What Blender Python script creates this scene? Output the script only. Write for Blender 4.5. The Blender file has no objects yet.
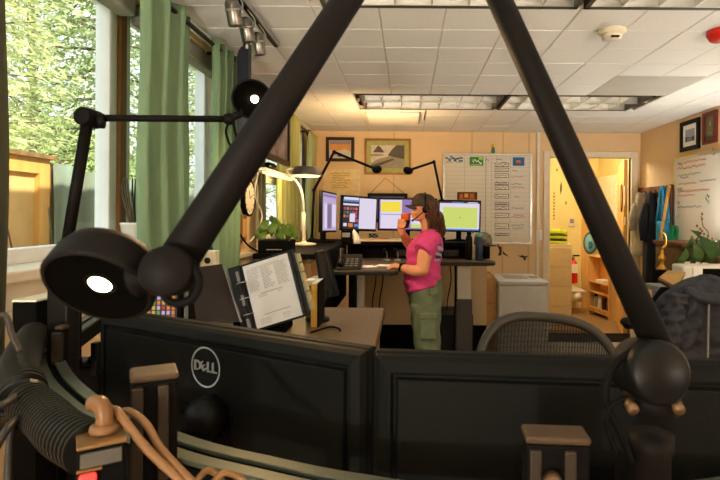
import bpy, bmesh, math, random
from mathutils import Vector, Matrix
random.seed(7)
SC = bpy.context.scene
COL = SC.collection
R = math.radians
# ------------------------------------------------------------------ camera, sky, sun, exposure
F, CX, CY, H, ROLL = 526.0, 408.0, 213.5, 1.47, R(0.4)
cam_d = bpy.data.cameras.new('camera'); cam = bpy.data.objects.new('camera', cam_d); COL.objects.link(cam)
cam.location = (0, 0, H); cam.rotation_euler = (R(90), -ROLL, 0)
cam_d.sensor_width = 36; cam_d.lens = F/720*36; cam_d.clip_start = .02
cam_d.shift_x = -(CX-360)/720; cam_d.shift_y = -(240-CY)/720
cam_d.dof.use_dof = True; cam_d.dof.focus_distance = 3.6; cam_d.dof.aperture_fstop = (F/720*36)/1.9
SC.camera = cam
SC.view_settings.view_transform = 'Standard'; SC.view_settings.look = 'None'
SC.view_settings.gamma = 1; SC.view_settings.use_curve_mapping = False
EXPO = 1.6; SC.view_settings.exposure = EXPO; EF = 2**-EXPO
TUBE = 6.5; UP1, UP2, UP3, UP4 = 15, 8, 60, 84
try:
    SC.cycles.use_denoising = True; SC.cycles.max_bounces = 10; SC.cycles.diffuse_bounces = 6
    SC.cycles.transparent_max_bounces = 12; SC.cycles.sample_clamp_indirect = 6
    SC.cycles.caustics_reflective = False; SC.cycles.caustics_refractive = False
except Exception: pass
W = bpy.data.worlds.new('sky'); SC.world = W; W.use_nodes = True
bgn = W.node_tree.nodes['Background']; bgn.inputs[0].default_value = (.86, .94, 1.0, 1); bgn.inputs[1].default_value = .8
def lamp(name, kind, loc, power, color, to=None, size=.05, spot=None, blend=.6):
    d = bpy.data.lights.new(name, kind); d.energy = power; d.color = color
    if kind == 'SUN': d.angle = R(1)
    elif kind in ('POINT', 'SPOT'): d.shadow_soft_size = size
    if kind == 'SPOT': d.spot_size = R(spot or 90); d.spot_blend = blend
    o = bpy.data.objects.new(name, d); COL.objects.link(o); o.location = loc
    if to is not None: o.rotation_euler = (Vector(to)-Vector(loc)).to_track_quat('-Z', 'Y').to_euler()
    return o
lamp('sun', 'SUN', (8, -2, 9), 3.0, (1, .95, .82), to=(-3, 6, 0))
WARM = (1.0, .62, .28)

# ------------------------------------------------------------------ pixel -> world (measuring the room from the photograph)
def unroll(px, py):
    dx, dy = px-CX, py-CY
    return (dx*math.cos(ROLL)+dy*math.sin(ROLL), -dx*math.sin(ROLL)+dy*math.cos(ROLL))
def at(px, py, Y):
    dx, dy = unroll(px, py); return Vector((dx*Y/F, Y, H-dy*Y/F))
def onx(px, py, X):
    dx, dy = unroll(px, py); Y = X*F/dx; return Vector((X, Y, H-dy*Y/F))
def onz(px, py, Z):
    dx, dy = unroll(px, py); Y = (H-Z)*F/dy; return Vector((dx*Y/F, Y, Z))

# ------------------------------------------------------------------ materials
def lin(c): return tuple(((v/255)/12.92 if v/255 <= .04045 else ((v/255+.055)/1.055)**2.4) for v in c)
MATS = {}
def mat(name, rgb, rough=.6, metal=0., var=.12, scale=18., bump=0., emit=0., trans=0., spec=.22, stretch=None, coat=0., rgb2=None):
    if name in MATS: return MATS[name]
    m = bpy.data.materials.new(name); m.use_nodes = True; nt = m.node_tree; N = nt.nodes; L = nt.links
    b = N['Principled BSDF']; c = lin(rgb)
    b.inputs['Roughness'].default_value = rough; b.inputs['Metallic'].default_value = metal
    b.inputs['Specular IOR Level'].default_value = spec; b.inputs['Coat Weight'].default_value = coat
    tc = N.new('ShaderNodeTexCoord'); nz = N.new('ShaderNodeTexNoise')
    mp = N.new('ShaderNodeMapping'); L.new(tc.outputs['Object'], mp.inputs['Vector'])
    if stretch: mp.inputs['Scale'].default_value = stretch
    L.new(mp.outputs['Vector'], nz.inputs['Vector'])
    nz.inputs['Scale'].default_value = scale; nz.inputs['Detail'].default_value = 5
    rp = N.new('ShaderNodeValToRGB')
    c2 = lin(rgb2) if rgb2 else tuple(v*(1-var) for v in c)
    rp.color_ramp.elements[0].position = .3; rp.color_ramp.elements[1].position = .7
    rp.color_ramp.elements[0].color = (*c2, 1)
    rp.color_ramp.elements[1].color = (*(c if rgb2 else tuple(min(1, v*(1+var)) for v in c)), 1)
    L.new(nz.outputs[0], rp.inputs[0]); L.new(rp.outputs[0], b.inputs['Base Color'])
    if bump:
        bp = N.new('ShaderNodeBump'); bp.inputs['Strength'].default_value = bump; bp.inputs['Distance'].default_value = .01
        L.new(nz.outputs[0], bp.inputs['Height']); L.new(bp.outputs[0], b.inputs['Normal'])
    if emit:
        b.inputs['Emission Color'].default_value = (*c, 1); b.inputs['Emission Strength'].default_value = emit
    if trans:
        t = N.new('ShaderNodeBsdfTranslucent'); mx = N.new('ShaderNodeMixShader'); mx.inputs[0].default_value = trans
        L.new(rp.outputs[0], t.inputs[0]); L.new(b.outputs[0], mx.inputs[1]); L.new(t.outputs[0], mx.inputs[2])
        L.new(mx.outputs[0], N['Material Output'].inputs[0])
    MATS[name] = m; return m
def glassmat(name, tint=(.97, .99, .98), gl=.06):
    if name in MATS: return MATS[name]
    m = bpy.data.materials.new(name); m.use_nodes = True; nt = m.node_tree; N = nt.nodes; L = nt.links
    N.remove(N['Principled BSDF'])
    t = N.new('ShaderNodeBsdfTransparent'); t.inputs[0].default_value = (*tint, 1)
    g = N.new('ShaderNodeBsdfGlossy'); g.inputs['Roughness'].default_value = .02
    lw_ = N.new('ShaderNodeLayerWeight'); lw_.inputs[0].default_value = .5
    pw = N.new('ShaderNodeMath'); pw.operation = 'POWER'; pw.inputs[1].default_value = 4; L.new(lw_.outputs['Facing'], pw.inputs[0])
    ml = N.new('ShaderNodeMath'); ml.operation = 'MULTIPLY_ADD'; ml.inputs[1].default_value = .5; ml.inputs[2].default_value = .02; L.new(pw.outputs[0], ml.inputs[0])
    mx = N.new('ShaderNodeMixShader'); L.new(ml.outputs[0], mx.inputs[0]); L.new(t.outputs[0], mx.inputs[1]); L.new(g.outputs[0], mx.inputs[2])
    L.new(mx.outputs[0], N['Material Output'].inputs[0]); MATS[name] = m; return m
black = mat('black plastic', (10, 9, 8), .5, spec=.08, var=.15, scale=60, bump=.03)
blackm = mat('matte black plastic', (9, 8, 7), .7, spec=.04, var=.2, scale=40)
blackg = mat('satin black enamel', (11, 10, 9), .4, spec=.1, var=.1, scale=20)
bronze = mat('dark bronze enamel', (12, 9, 7), .6, .0, spec=.07, var=.12, scale=30)
shellm = mat('textured black monitor shell', (12, 13, 11), .6, spec=.06, var=.14, scale=160, bump=.05)
grey = mat('mid grey plastic', (120, 120, 116), .5)
steel = mat('brushed steel', (168, 168, 165), .32, .85, var=.12, scale=40, stretch=(1, 1, .1))
alu = mat('aluminium', (190, 190, 186), .28, .9, var=.08)
white = mat('white enamel', (225, 222, 212), .5, var=.04)
cream = mat('cream plastic', (222, 214, 192), .5, var=.05)
wallp = mat('tan painted wallboard', (222, 191, 147), .75, var=.04, scale=3, bump=.02)
yellowp = mat('yellow painted hall wall', (226, 208, 142), .75, var=.05, scale=3)
trimw = mat('off white painted trim', (222, 212, 192), .5, var=.05, scale=8)
woodb = mat('brown stained wood', (132, 96, 58), .5, var=.3, scale=14, stretch=(1, 1, .12))
pine = mat('honey pine board', (214, 160, 84), .5, var=.2, scale=12, stretch=(1, 1, .1))
oak = mat('orange varnished wood', (222, 170, 98), .45, var=.18, scale=10, stretch=(1, 1, .1))
lam = mat('brown speckled laminate', (122, 98, 66), .42, var=.22, scale=130, rgb2=(94, 74, 50))
paper = mat('white paper', (238, 236, 228), .7, var=.03)
paperg = mat('grey white page', (205, 207, 206), .6, var=.04)
ink = mat('black ink', (40, 40, 44), .7)
redink = mat('red marker', (200, 70, 50), .7)
blueink = mat('blue marker', (70, 95, 150), .7)
greenink = mat('green marker', (70, 130, 80), .7)
def emat(name, rgb, s, screen=False):
    if name in MATS: return MATS[name]
    m = mat(name, rgb, .4, emit=s, var=.02); b = m.node_tree.nodes['Principled BSDF']
    for l in list(b.inputs['Base Color'].links): m.node_tree.links.remove(l)
    b.inputs['Base Color'].default_value = (.02, .02, .02, 1); return m
def scr(name, rgb, s=.95): return emat(name, rgb, s*EF)

# ------------------------------------------------------------------ mesh builder
I4 = Matrix.Identity(4)
def T(x, y=None, z=None): return Matrix.Translation(Vector((x, y, z)) if y is not None else Vector(x))
def RZ(a): return Matrix.Rotation(R(a), 4, 'Z')
def RX(a): return Matrix.Rotation(R(a), 4, 'X')
def RY(a): return Matrix.Rotation(R(a), 4, 'Y')
def frame(o, u, v):
    u = Vector(u).normalized(); v = Vector(v); n = u.cross(v).normalized(); v = n.cross(u)
    M = Matrix((( u.x, v.x, n.x, o[0]), (u.y, v.y, n.y, o[1]), (u.z, v.z, n.z, o[2]), (0, 0, 0, 1))); return M
def axis_to(o, d, up=(0, 0, 1)):            # local z along d
    return T(o) @ Vector(d).to_track_quat('Z', 'Y').to_matrix().to_4x4()
WL = {}                                      # world location of each object's origin
class MB:
    def __init__(s): s.v = []; s.f = []; s.m = []; s.s = []; s.mats = []
    def mi(s, m):
        if m is None: return 0
        if m not in s.mats: s.mats.append(m)
        return s.mats.index(m)
    def add(s, vs, fs, M=I4, m=None, smooth=False):
        b = len(s.v); k = s.mi(m)
        s.v += [M @ Vector(p) for p in vs]
        for f in fs: s.f.append([b+i for i in f]); s.m.append(k); s.s.append(smooth)
        return s
    def box(s, x0, x1, y0, y1, z0, z1, M=I4, m=None):
        vs = [(x, y, z) for z in (z0, z1) for y in (y0, y1) for x in (x0, x1)]
        return s.add(vs, [(0, 2, 3, 1), (4, 5, 7, 6), (0, 1, 5, 4), (2, 6, 7, 3), (0, 4, 6, 2), (1, 3, 7, 5)], M, m)
    def cbox(s, c, sz, M=I4, m=None):
        return s.box(c[0]-sz[0]/2, c[0]+sz[0]/2, c[1]-sz[1]/2, c[1]+sz[1]/2, c[2]-sz[2]/2, c[2]+sz[2]/2, M, m)
    def hexa(s, p, m=None):                  # 8 points: bottom ring 4, top ring 4
        return s.add(p, [(3, 2, 1, 0), (4, 5, 6, 7), (0, 1, 5, 4), (1, 2, 6, 5), (2, 3, 7, 6), (3, 0, 4, 7)], I4, m)
    def prism(s, poly, z0, z1, M=I4, m=None):
        n = len(poly)
        vs = [(x, y, z0) for x, y in poly]+[(x, y, z1) for x, y in poly]
        fs = [tuple(range(n))[::-1], tuple(range(n, 2*n))]+[(i, (i+1) % n, n+(i+1) % n, n+i) for i in range(n)]
        return s.add(vs, fs, M, m)
    def lathe(s, prof, M=I4, seg=24, m=None, smooth=True, cap=True):
        n = len(prof); vs = []; fs = []
        for r, z in prof:
            for k in range(seg):
                a = 2*math.pi*k/seg; vs.append((r*math.cos(a), r*math.sin(a), z))
        for i in range(n-1):
            for k in range(seg):
                k2 = (k+1) % seg; fs.append((i*seg+k, i*seg+k2, (i+1)*seg+k2, (i+1)*seg+k))
        if cap:
            if prof[0][0] > 1e-5: fs.append(tuple(range(seg))[::-1])
            if prof[-1][0] > 1e-5: fs.append(tuple(range((n-1)*seg, n*seg)))
        return s.add(vs, fs, M, m, smooth)
    def cyl(s, p, q, r, seg=16, m=None, r2=None):
        p, q = Vector(p), Vector(q); l = (q-p).length
        return s.lathe([(r, 0), (r if r2 is None else r2, l)], axis_to(p, q-p), seg, m)
    def ell(s, c, r, M=I4, seg=16, rings=10, m=None):
        prof = [(math.sin(math.pi*i/rings), -math.cos(math.pi*i/rings)) for i in range(rings+1)]
        prof[0] = (1e-4, -1); prof[-1] = (1e-4, 1)
        if isinstance(r, (int, float)): r = (r, r, r)
        return s.lathe(prof, M @ T(c) @ Matrix.Diagonal((*r, 1)), seg, m)
    def tube(s, pts, r, seg=8, m=None, smooth=True, n=0):
        pts = [Vector(p) for p in pts]
        rs = list(r) if isinstance(r, (list, tuple)) else [r]*len(pts)
        if n: pts, rs = spline(pts, rs, n)
        vs = []; fs = []; up = None; L = len(pts)
        for i, p in enumerate(pts):
            d = (pts[min(i+1, L-1)]-pts[max(i-1, 0)]).normalized()
            if up is None: up = d.orthogonal().normalized()
            up = (up-d*up.dot(d)).normalized(); w = d.cross(up)
            for k in range(seg):
                a = 2*math.pi*k/seg; vs.append(p+(up*math.cos(a)+w*math.sin(a))*rs[i])
        for i in range(L-1):
            for k in range(seg):
                k2 = (k+1) % seg; fs.append((i*seg+k, i*seg+k2, (i+1)*seg+k2, (i+1)*seg+k))
        fs.append(tuple(range(seg))[::-1]); fs.append(tuple(range((L-1)*seg, L*seg)))
        return s.add(vs, fs, I4, m, smooth)
    def loft(s, rings, m=None, smooth=True, cap=True):
        n = len(rings[0]); vs = [p for r in rings for p in r]; fs = []
        for i in range(len(rings)-1):
            for k in range(n):
                k2 = (k+1) % n; fs.append((i*n+k, i*n+k2, (i+1)*n+k2, (i+1)*n+k))
        if cap: fs.append(tuple(range(n))[::-1]); fs.append(tuple(range((len(rings)-1)*n, len(rings)*n)))
        return s.add(vs, fs, I4, m, smooth)
    def grid(s, fn, nu, nv, m=None, smooth=True):
        vs = [fn(i/nu, j/nv) for j in range(nv+1) for i in range(nu+1)]; w = nu+1
        fs = [(j*w+i, j*w+i+1, (j+1)*w+i+1, (j+1)*w+i) for j in range(nv) for i in range(nu)]
        return s.add(vs, fs, I4, m, smooth)
    def text(s, body, size, M, m=None, depth=.0004):
        c = bpy.data.curves.new('txt', 'FONT'); c.body = body; c.size = size; c.align_x = 'CENTER'; c.align_y = 'CENTER'
        c.resolution_u = 2; c.extrude = depth
        o = bpy.data.objects.new('txt', c); me = bpy.data.meshes.new_from_object(o)
        s.add([v.co.copy() for v in me.vertices], [list(p.vertices) for p in me.polygons], M, m)
        bpy.data.objects.remove(o); bpy.data.meshes.remove(me); bpy.data.curves.remove(c); return s
    def build(s, name, m=None, parent=None, bevel=0, seg=2, solid=0, subsurf=0, kind=None, fix=True):
        me = bpy.data.meshes.new(name)
        lo = Vector((min(p[i] for p in s.v) for i in range(3))); hi = Vector((max(p[i] for p in s.v) for i in range(3)))
        o0 = Vector(((lo.x+hi.x)/2, (lo.y+hi.y)/2, lo.z))
        me.from_pydata([p-o0 for p in s.v], [], s.f)
        if fix:
            bm = bmesh.new(); bm.from_mesh(me); bmesh.ops.recalc_face_normals(bm, faces=bm.faces); bm.to_mesh(me); bm.free()
        me.polygons.foreach_set('use_smooth', s.s); me.polygons.foreach_set('material_index', s.m)
        ms = s.mats or [m]
        for x in ms: me.materials.append(x)
        return link(name, me, o0, parent, bevel, seg, solid, subsurf, kind)
def link(name, me, o0, parent=None, bevel=0, seg=2, solid=0, subsurf=0, kind=None):
    o = bpy.data.objects.new(name, me); COL.objects.link(o)
    o0 = Vector(o0); WL[o] = o0
    if parent is not None: o.parent = parent; o.location = o0-WL[parent]
    else: o.location = o0
    if solid:
        d = o.modifiers.new('solid', 'SOLIDIFY'); d.thickness = solid; d.offset = 0
    if bevel:
        d = o.modifiers.new('bevel', 'BEVEL'); d.width = bevel; d.segments = seg; d.limit_method = 'ANGLE'; d.angle_limit = R(40)
    if subsurf:
        d = o.modifiers.new('sub', 'SUBSURF'); d.levels = subsurf; d.render_levels = subsurf
    if kind: o['kind'] = kind
    return o
def spline(pts, rs, n):
    P = [pts[0]*2-pts[1]]+pts+[pts[-1]*2-pts[-2]]; out = []; ro = []
    for i in range(1, len(P)-2):
        a, b, c, d = P[i-1:i+3]
        for k in range(n):
            t = k/n
            out.append(.5*((2*b)+(c-a)*t+(2*a-5*b+4*c-d)*t*t+(3*b-a-3*c+d)*t**3)); ro.append(rs[i-1]*(1-t)+rs[i]*t)
    out.append(pts[-1]); ro.append(rs[-1]); return out, ro
def tag(o, label, cat, group=None):
    o['label'] = label; o['category'] = cat
    if group: o['group'] = group
    return o
def thing(name, label, cat, loc, group=None):
    o = bpy.data.objects.new(name, None); COL.objects.link(o); o.location = loc; o.empty_display_size = .05
    WL[o] = Vector(loc); return tag(o, label, cat, group)
def struct(o): o['kind'] = 'structure'; return o
def dup(root, loc, label=None, rz=0):
    r = root.copy(); COL.objects.link(r); r.location = loc; r.rotation_euler.z += R(rz); WL[r] = Vector(loc)
    if label: r['label'] = label
    def rec(src, dst, lvl):
        for ch in [c for c in src.children]:
            c = ch.copy(); COL.objects.link(c); c.parent = dst; WL[c] = WL[ch]-WL[src]+WL[dst]; rec(ch, c, lvl+1)
    rec(root, r, 0); return r
def scribble(mb, M, x, z, w, h, m, n=None, c=.0012):
    n = n or max(3, int(w/(h*.9)))
    pts = [(x+w*i/n, z+h*random.uniform(-.5, .5)) for i in range(n+1)]
    for (a, b), (c2, d) in zip(pts, pts[1:]):
        t = h*.15
        mb.add([(a, b-t, c), (c2, d-t, c), (c2, d+t, c), (a, b+t, c)], [(0, 1, 2, 3)], M, m)
def patch(mb, M, x0, x1, z0, z1, m, c=.001): mb.add([(x0, z0, c), (x1, z0, c), (x1, z1, c), (x0, z1, c)], [(0, 1, 2, 3)], M, m)
# ================================================================== THE SETTING
XL, XR, YB, YF, ZC, TB = -1.12, 2.69, 6.10, -1.5, 2.42, .05
carpet = mat('grey beige carpet', (150, 142, 130), .95, var=.35, scale=180, bump=.2)
hallfl = mat('hall vinyl floor', (150, 120, 80), .5, var=.1)
struct(MB().box(XL-.22, XR+.2, YF-.2, YB+TB, -.12, 0).build('floor', carpet))
struct(MB().box(1.3, 3.3, YB+TB, 8.4, -.12, 0).build('hall_floor', hallfl))['label'] = 'hallway floor beyond the doorway'
# ---- ceiling with its grid and tiles
tilem = mat('white mineral fibre tile', (228, 227, 220), .85, var=.05, scale=90, bump=.12)
gridm = mat('ceiling grid bar', (205, 199, 184), .6, var=.04)
ceil = struct(MB().box(XL-.22, XR+.2, YF-.2, YB+TB, ZC+.22, ZC+.34).build('ceiling', tilem))
PX, PY, X0, Y0 = .312, .295, .17, 2.42
holes = [(-.40, .77, 4.19, 4.78), (.80, 1.97, 4.19, 4.78), (-.40, .77, 1.83, 2.42), (.80, 1.97, 1.83, 2.42), (-.45, .15, 4.8, 5.39), (-.40, .77, -.53, .06), (.80, 1.97, -.53, .06)]
def inhole(x, y): return any(a < x < b and c < y < d for a, b, c, d in holes)
tb = MB().box(-PX/2+.004, PX/2-.004, -PY/2+.004, PY/2-.004, 0, .018)
tile0 = None; restc = MB(); gridb = MB()
for i in range(-5, 9):
    for j in range(-14, 14):
        x0, y0 = X0+i*PX, Y0+j*PY; x1, y1 = x0+PX, y0+PY
        cx, cy = (x0+x1)/2, (y0+y1)/2
        if x1 < XL+.02 or x0 > XR-.02 or y0 > YB-.02: continue
        cxa, cxb, cyb = max(x0, XL), min(x1, XR), min(y1, YB)
        if inhole(cx, cy) or inhole(cxa+.05, cy): continue
        full = cxa == x0 and cxb == x1 and cyb == y1
        panel = 1.40 < cx < 2.0 and 3.6 < cy < 4.19
        if panel: continue
        if j < -2 or cy < 1.7: restc.box(cxa+.004, cxb-.004, y0+.004, cyb-.004, ZC+.002, ZC+.02); continue
        dz = random.uniform(-.0015, .0015)
        if full:
            if tile0 is None:
                o = MB().box(cxa+.004, cxb-.004, y0+.004, cyb-.004, ZC+dz, ZC+.018+dz).build('ceiling_tile', tilem, ceil, bevel=.002, seg=1); tile0 = o
            else:
                o = link('ceiling_tile', tile0.data, (cx, cy, ZC+dz), ceil, .002, 1)
        else: MB().box(cxa+.004, cxb-.004, y0+.004, cyb-.004, ZC+dz, ZC+.018+dz).build('ceiling_tile', tilem, ceil, bevel=.002, seg=1)
restc.build('ceiling_tile_field', tilem, ceil, kind='stuff')
metalp = mat('grey metal ceiling panel', (184, 182, 172), .5, .0, var=.06, scale=4)
p = MB().box(1.42, 2.035, 3.61, 4.185, ZC, ZC+.015).build('metal_panel', metalp, ceil, bevel=.003); p['label'] = 'plain grey metal ceiling panel'
# grid bars (main tees every fourth line are wider) sit in the joints, slightly recessed
bars = MB()
for i in range(-4, 9):
    x = X0+i*PX
    w = .012 if i % 2 else .006
    bars.box(x-w, x+w, 2.43, YB, ZC+.003, ZC+.03) if not (-.40 < x < 1.97) else (bars.box(x-w, x+w, 2.43, 4.18, ZC+.003, ZC+.03), bars.box(x-w, x+w, 5.40 if -.45 < x < .15 else 4.79, YB, ZC+.003, ZC+.03))
for j in range(0, 13):
    y = Y0+j*PY
    if abs(y-4.5) < .2: bars.box(1.99, XR, y-.004, y+.004, ZC+.005, ZC+.03); bars.box(XL, -.42, y-.004, y+.004, ZC+.005, ZC+.03)
    else: bars.box(XL, XR, y-.004, y+.004, ZC+.005, ZC+.03)
bars.build('ceiling_grid', gridm, ceil)
# ---- walls
back = MB()
DX0, DX1, DZ = 1.64, 2.58, 2.13
back.box(XL-.22, DX0, YB, YB+TB, 0, ZC+.22).box(DX1, XR+.2, YB, YB+TB, 0, ZC+.22).box(DX0, DX1, YB, YB+TB, DZ, ZC+.22)
wb = struct(back.build('wall_back', wallp))
seam = mat('wallboard seam strip', (200, 172, 130), .7, var=.04)
for px in (394, 472, 503, 529):
    x = at(px, 150, YB).x
    MB().box(x-.008, x+.008, YB-.004, YB+.001, .1, ZC).build('seam_strip', seam, wb)
x = at(538, 150, YB).x
MB().box(x-.018, x+.018, YB-.03, YB, .0, ZC).build('conduit_cover', trimw, wb, bevel=.004)
struct(MB().box(XR, XR+.2, YF, YB+TB, 0, ZC+.22).build('wall_right', wallp))
struct(MB().box(XL-.22, XR+.2, YF-.2, YF, 0, ZC+.22).build('wall_front', wallp))
SZ, HZ = 1.30, 2.365
wins = [(-1.35, .95), (1.03, 2.20), (2.25, 3.20), (3.92, 5.55)]
lw = MB().box(XL-.165, XL, YF, YB+TB, 0, SZ).box(XL-.165, XL, YF, YB+TB, HZ, ZC+.22)
ys = [YF]+[v for w in wins for v in w]+[YB+TB]
for k in range(0, len(ys), 2):
    if not (abs(ys[k]-2.20) < .01): lw.box(XL-.165, XL, ys[k], ys[k+1], SZ, HZ)
wl = struct(lw.build('wall_left', wallp))
gl = glassmat('window glass')
sash = mat('white window sash', (228, 232, 234), .45, var=.03)
for k, (a, b) in enumerate(wins):
    XG = XL-.13; fw = .055
    w = struct(MB().box(XG-.03, XG+.03, a, a+fw, SZ, HZ).box(XG-.03, XG+.03, b-fw, b, SZ, HZ).box(XG-.03, XG+.03, a+fw, b-fw, SZ, SZ+.05).box(XG-.03, XG+.03, a+fw, b-fw, HZ-.05, HZ).build('window_%d' % (k+1), sash, bevel=.004))
    MB().box(XG-.004, XG+.004, a+fw-.01, b-fw+.01, SZ+.04, HZ-.04).build('pane', gl, w)
    # the fixed jamb around the sash and an inner stop bead
    lin_ = MB()
    if k != 2: lin_.box(XG+.03, XL+.012, a, a+.014, SZ, HZ).box(XL, XL+.012, a-.05, a+.014, SZ-.03, HZ+.02)
    if k != 1: lin_.box(XG+.03, XL+.012, b-.014, b, SZ, HZ).box(XL, XL+.012, b-.014, b+.05, SZ-.03, HZ+.02)
    lin_.build('jamb_liner', trimw, w)
    MB().box(XG+.03, XL+.05, a-.03, b+.03, SZ-.03, SZ+.004).build('window_sill', trimw, w, bevel=.006)
    MB().box(XL, XL+.018, a-.03, b+.03, SZ-.11, SZ-.03).build('sill_apron', trimw, w, bevel=.004)
    bl = mat('grey roller blind cassette', (140, 138, 126), .6, var=.06)
    MB().box(XL-.085, XL-.01, a+.02, b-.02, HZ-.09, HZ-.002).build('blind_cassette', bl, w, bevel=.012)
struct(MB().box(XL-.145, XL-.085, 2.20, 2.25, SZ-.02, HZ).build('trim_2', woodb, bevel=.004))['label'] = 'brown wooden post between the windows'
struct(MB().box(XL, XL+.014, YF, YB, 2.39, 2.415).build('trim_3', trimw))
struct(MB().box(XL, XL+.02, YF, 3.9, 1.165, 1.19).build('trim_4', trimw, bevel=.004))
struct(MB().box(XL, XR, YB-.015, YB, 0, .1).box(DX0-.1, DX1+.1, YB-.02, YB, 0, .001).build('baseboard_back', mat('dark vinyl baseboard', (60, 52, 46), .6)))
struct(MB().box(XR-.015, XR, YF, YB, 0, .1).build('baseboard_right', MATS['dark vinyl baseboard']))
# ---- doorway to the hall, with its casing and an open leaf
casing = MB().box(DX0-.075, DX0, YB-.025, YB+TB+.01, 0, DZ+.075).box(DX1, DX1+.075, YB-.025, YB+TB+.01, 0, DZ+.075).box(DX0, DX1, YB-.025, YB+TB+.01, DZ, DZ+.075)
struct(casing.build('trim_5', mat('pale door casing', (222, 208, 182), .5, var=.05), bevel=.006))['label'] = 'pale casing around the hallway doorway'
Md = T(DX1-.01, YB+TB+.01, 0) @ RZ(72.5)
d1 = struct(MB().box(0, .92, 0, .042, .01, DZ-.01, Md).build('door_1', oak, bevel=.003))
MB().cyl(Md @ Vector((.85, .05, 1.0)), Md @ Vector((.85, .11, 1.0)), .012).ell(Md @ Vector((.85, .125, 1.0)), .028).build('door_knob', steel, d1)
d1['label'] = 'open orange wood door swung into the hall'
# hall shell
HX0, HX1, HY = 1.3, 3.0, 8.3
hw = struct(MB().box(HX0-.2, HX1+.2, HY, HY+.15, 0, ZC+.22).build('wall_hall', yellowp))
struct(MB().box(HX0-.2, HX0, YB+TB, HY, 0, ZC+.22).build('wall_hall_left', yellowp))
struct(MB().box(HX1, HX1+.2, YB+TB, HY, 0, ZC+.22).build('wall_hall_right', yellowp))
struct(MB().box(HX0-.2, HX1+.2, YB+TB, HY+.15, ZC+.22, ZC+.34).build('hall_ceiling', tilem))['label'] = 'hallway ceiling'
x = at(585, 200, HY).x
struct(MB().box(x-.05, x+.05, HY-.03, HY, 0, 2.4).build('trim_7', oak))['label'] = 'orange wood trim on the hall wall'
d2 = struct(MB().box(HX1-.04, HX1, 7.3, 8.2, 0, 2.05).build('door_2', mat('white hall door', (236, 226, 196), .5), bevel=.004)); d2['label'] = 'white door in the hall side wall'
MB().ell((HX1-.07, 7.4, 1.0), .03).build('door_knob', steel, d2)
lamp('hall_light', 'POINT', (2.15, 6.62, 2.34), 20, (1, .90, .68), size=.12)
hl = thing('hall_light', 'round hallway ceiling lamp beyond the doorway', 'ceiling lamp', (2.15, 6.62, 2.42))
MB().lathe([(.14, 0), (.15, .04), (.15, .06), (.03, .07), (.02, .18), (.0001, .18)], T(2.15, 6.62, 2.46), m=white).build('lamp_pan', None, hl)
MB().lathe([(.0001, -.02), (.09, -.005), (.13, .03), (.14, .05)], T(2.15, 6.62, 2.42), m=emat('lit hall diffuser', (255, 226, 150), 3)).build('diffuser', None, hl)

# ---- ceiling fixtures
louv = mat('parabolic louvre aluminium', (190, 188, 180), .3, .8, var=.06)
refl = mat('fixture reflector', (205, 203, 196), .35, .5, var=.04)
fixfr = mat('dark fixture edge', (70, 64, 54), .5)
tubem = mat('unlit fluorescent tube', (226, 230, 228), .3, var=.02)
lit = emat('lit fluorescent tube', (255, 244, 224), TUBE)
def troffer(x0, x1, y0, y1, label):
    t = thing('ceiling_light', label, 'ceiling light', ((x0+x1)/2, (y0+y1)/2, ZC-.006), 'recessed louvred ceiling lights')
    D = .17
    MB().box(x0, x1, y0, y0+.022, ZC-.006, ZC+D).box(x0, x1, y1-.022, y1, ZC-.006, ZC+D).box(x0, x0+.022, y0, y1, ZC-.006, ZC+D).box(x1-.022, x1, y0, y1, ZC-.006, ZC+D).build('frame', fixfr, t)
    MB().box(x0+.02, x1-.02, y0+.02, y1-.02, ZC+D-.005, ZC+D).build('reflector', refl, t)
    for f in (.27, .73):
        y = y0+(y1-y0)*f
        MB().box(x0+.06, x1-.06, y-.014, y+.014, ZC+D-.035, ZC+D-.02).build('tube_lamp', lit, t)
        MB().box(x0+.03, x0+.06, y-.018, y+.018, ZC+D-.04, ZC+D-.005).box(x1-.06, x1-.03, y-.018, y+.018, ZC+D-.04, ZC+D-.005).build('lamp_holder', white, t)
    n = 7; Q = Matrix(((1, 0, 0, 0), (0, 0, 1, 0), (0, 1, 0, 0), (0, 0, 0, 1)))
    P = [(-.016, .105), (.016, .105), (.009, .06), (.004, .02), (.003, 0), (-.003, 0), (-.004, .02), (-.009, .06)]
    for k in range(1, n):
        MB().prism(P, y0+.022, y1-.022, T(x0+(x1-x0)*k/n, 0, ZC-.002) @ Q).build('louver_blade', louv, t)
    Q2 = Matrix(((0, 0, 1, 0), (1, 0, 0, 0), (0, 1, 0, 0), (0, 0, 0, 1)))
    for f in (0, .5, 1):
        y = y0+.026+(y1-y0-.052)*f
        MB().prism(P, x0+.022, x1-.022, T(0, y, ZC-.003) @ Q2).build('long_blade', louv, t)
troffer(*holes[0], 'louvred ceiling light in the far row, left, above the woman')
troffer(*holes[1], 'louvred ceiling light in the far row, right, beside the metal panel')
troffer(*holes[2], 'louvred ceiling light at the top edge, between the black lamp arms')
troffer(*holes[3], 'louvred ceiling light at the top edge, nearest the smoke detector')
troffer(*holes[5], 'louvred ceiling light behind the viewpoint, left column')
troffer(*holes[6], 'louvred ceiling light behind the viewpoint, right column')
a, b, c, d = holes[4]
t = thing('air_diffuser', 'square white ceiling air diffuser behind the far left light', 'air vent', ((a+b)/2, (c+d)/2, ZC-.045))
MB().box(a, b, c, d, ZC-.012, ZC+.002).build('flange', white, t, bevel=.004)
MB().box(a+.05, b-.05, c+.05, d-.05, ZC-.045, ZC-.012).build('drop_panel', white, t, bevel=.012)
MB().box(b-.051, b-.044, c+.07, d-.07, ZC-.04, ZC-.016).build('side_slot', grey, t)
p = at(610, 33, 2.70)
t = thing('smoke_detector', 'round white smoke detector on the ceiling tiles', 'smoke detector', (1.04, 2.70, ZC))
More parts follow.
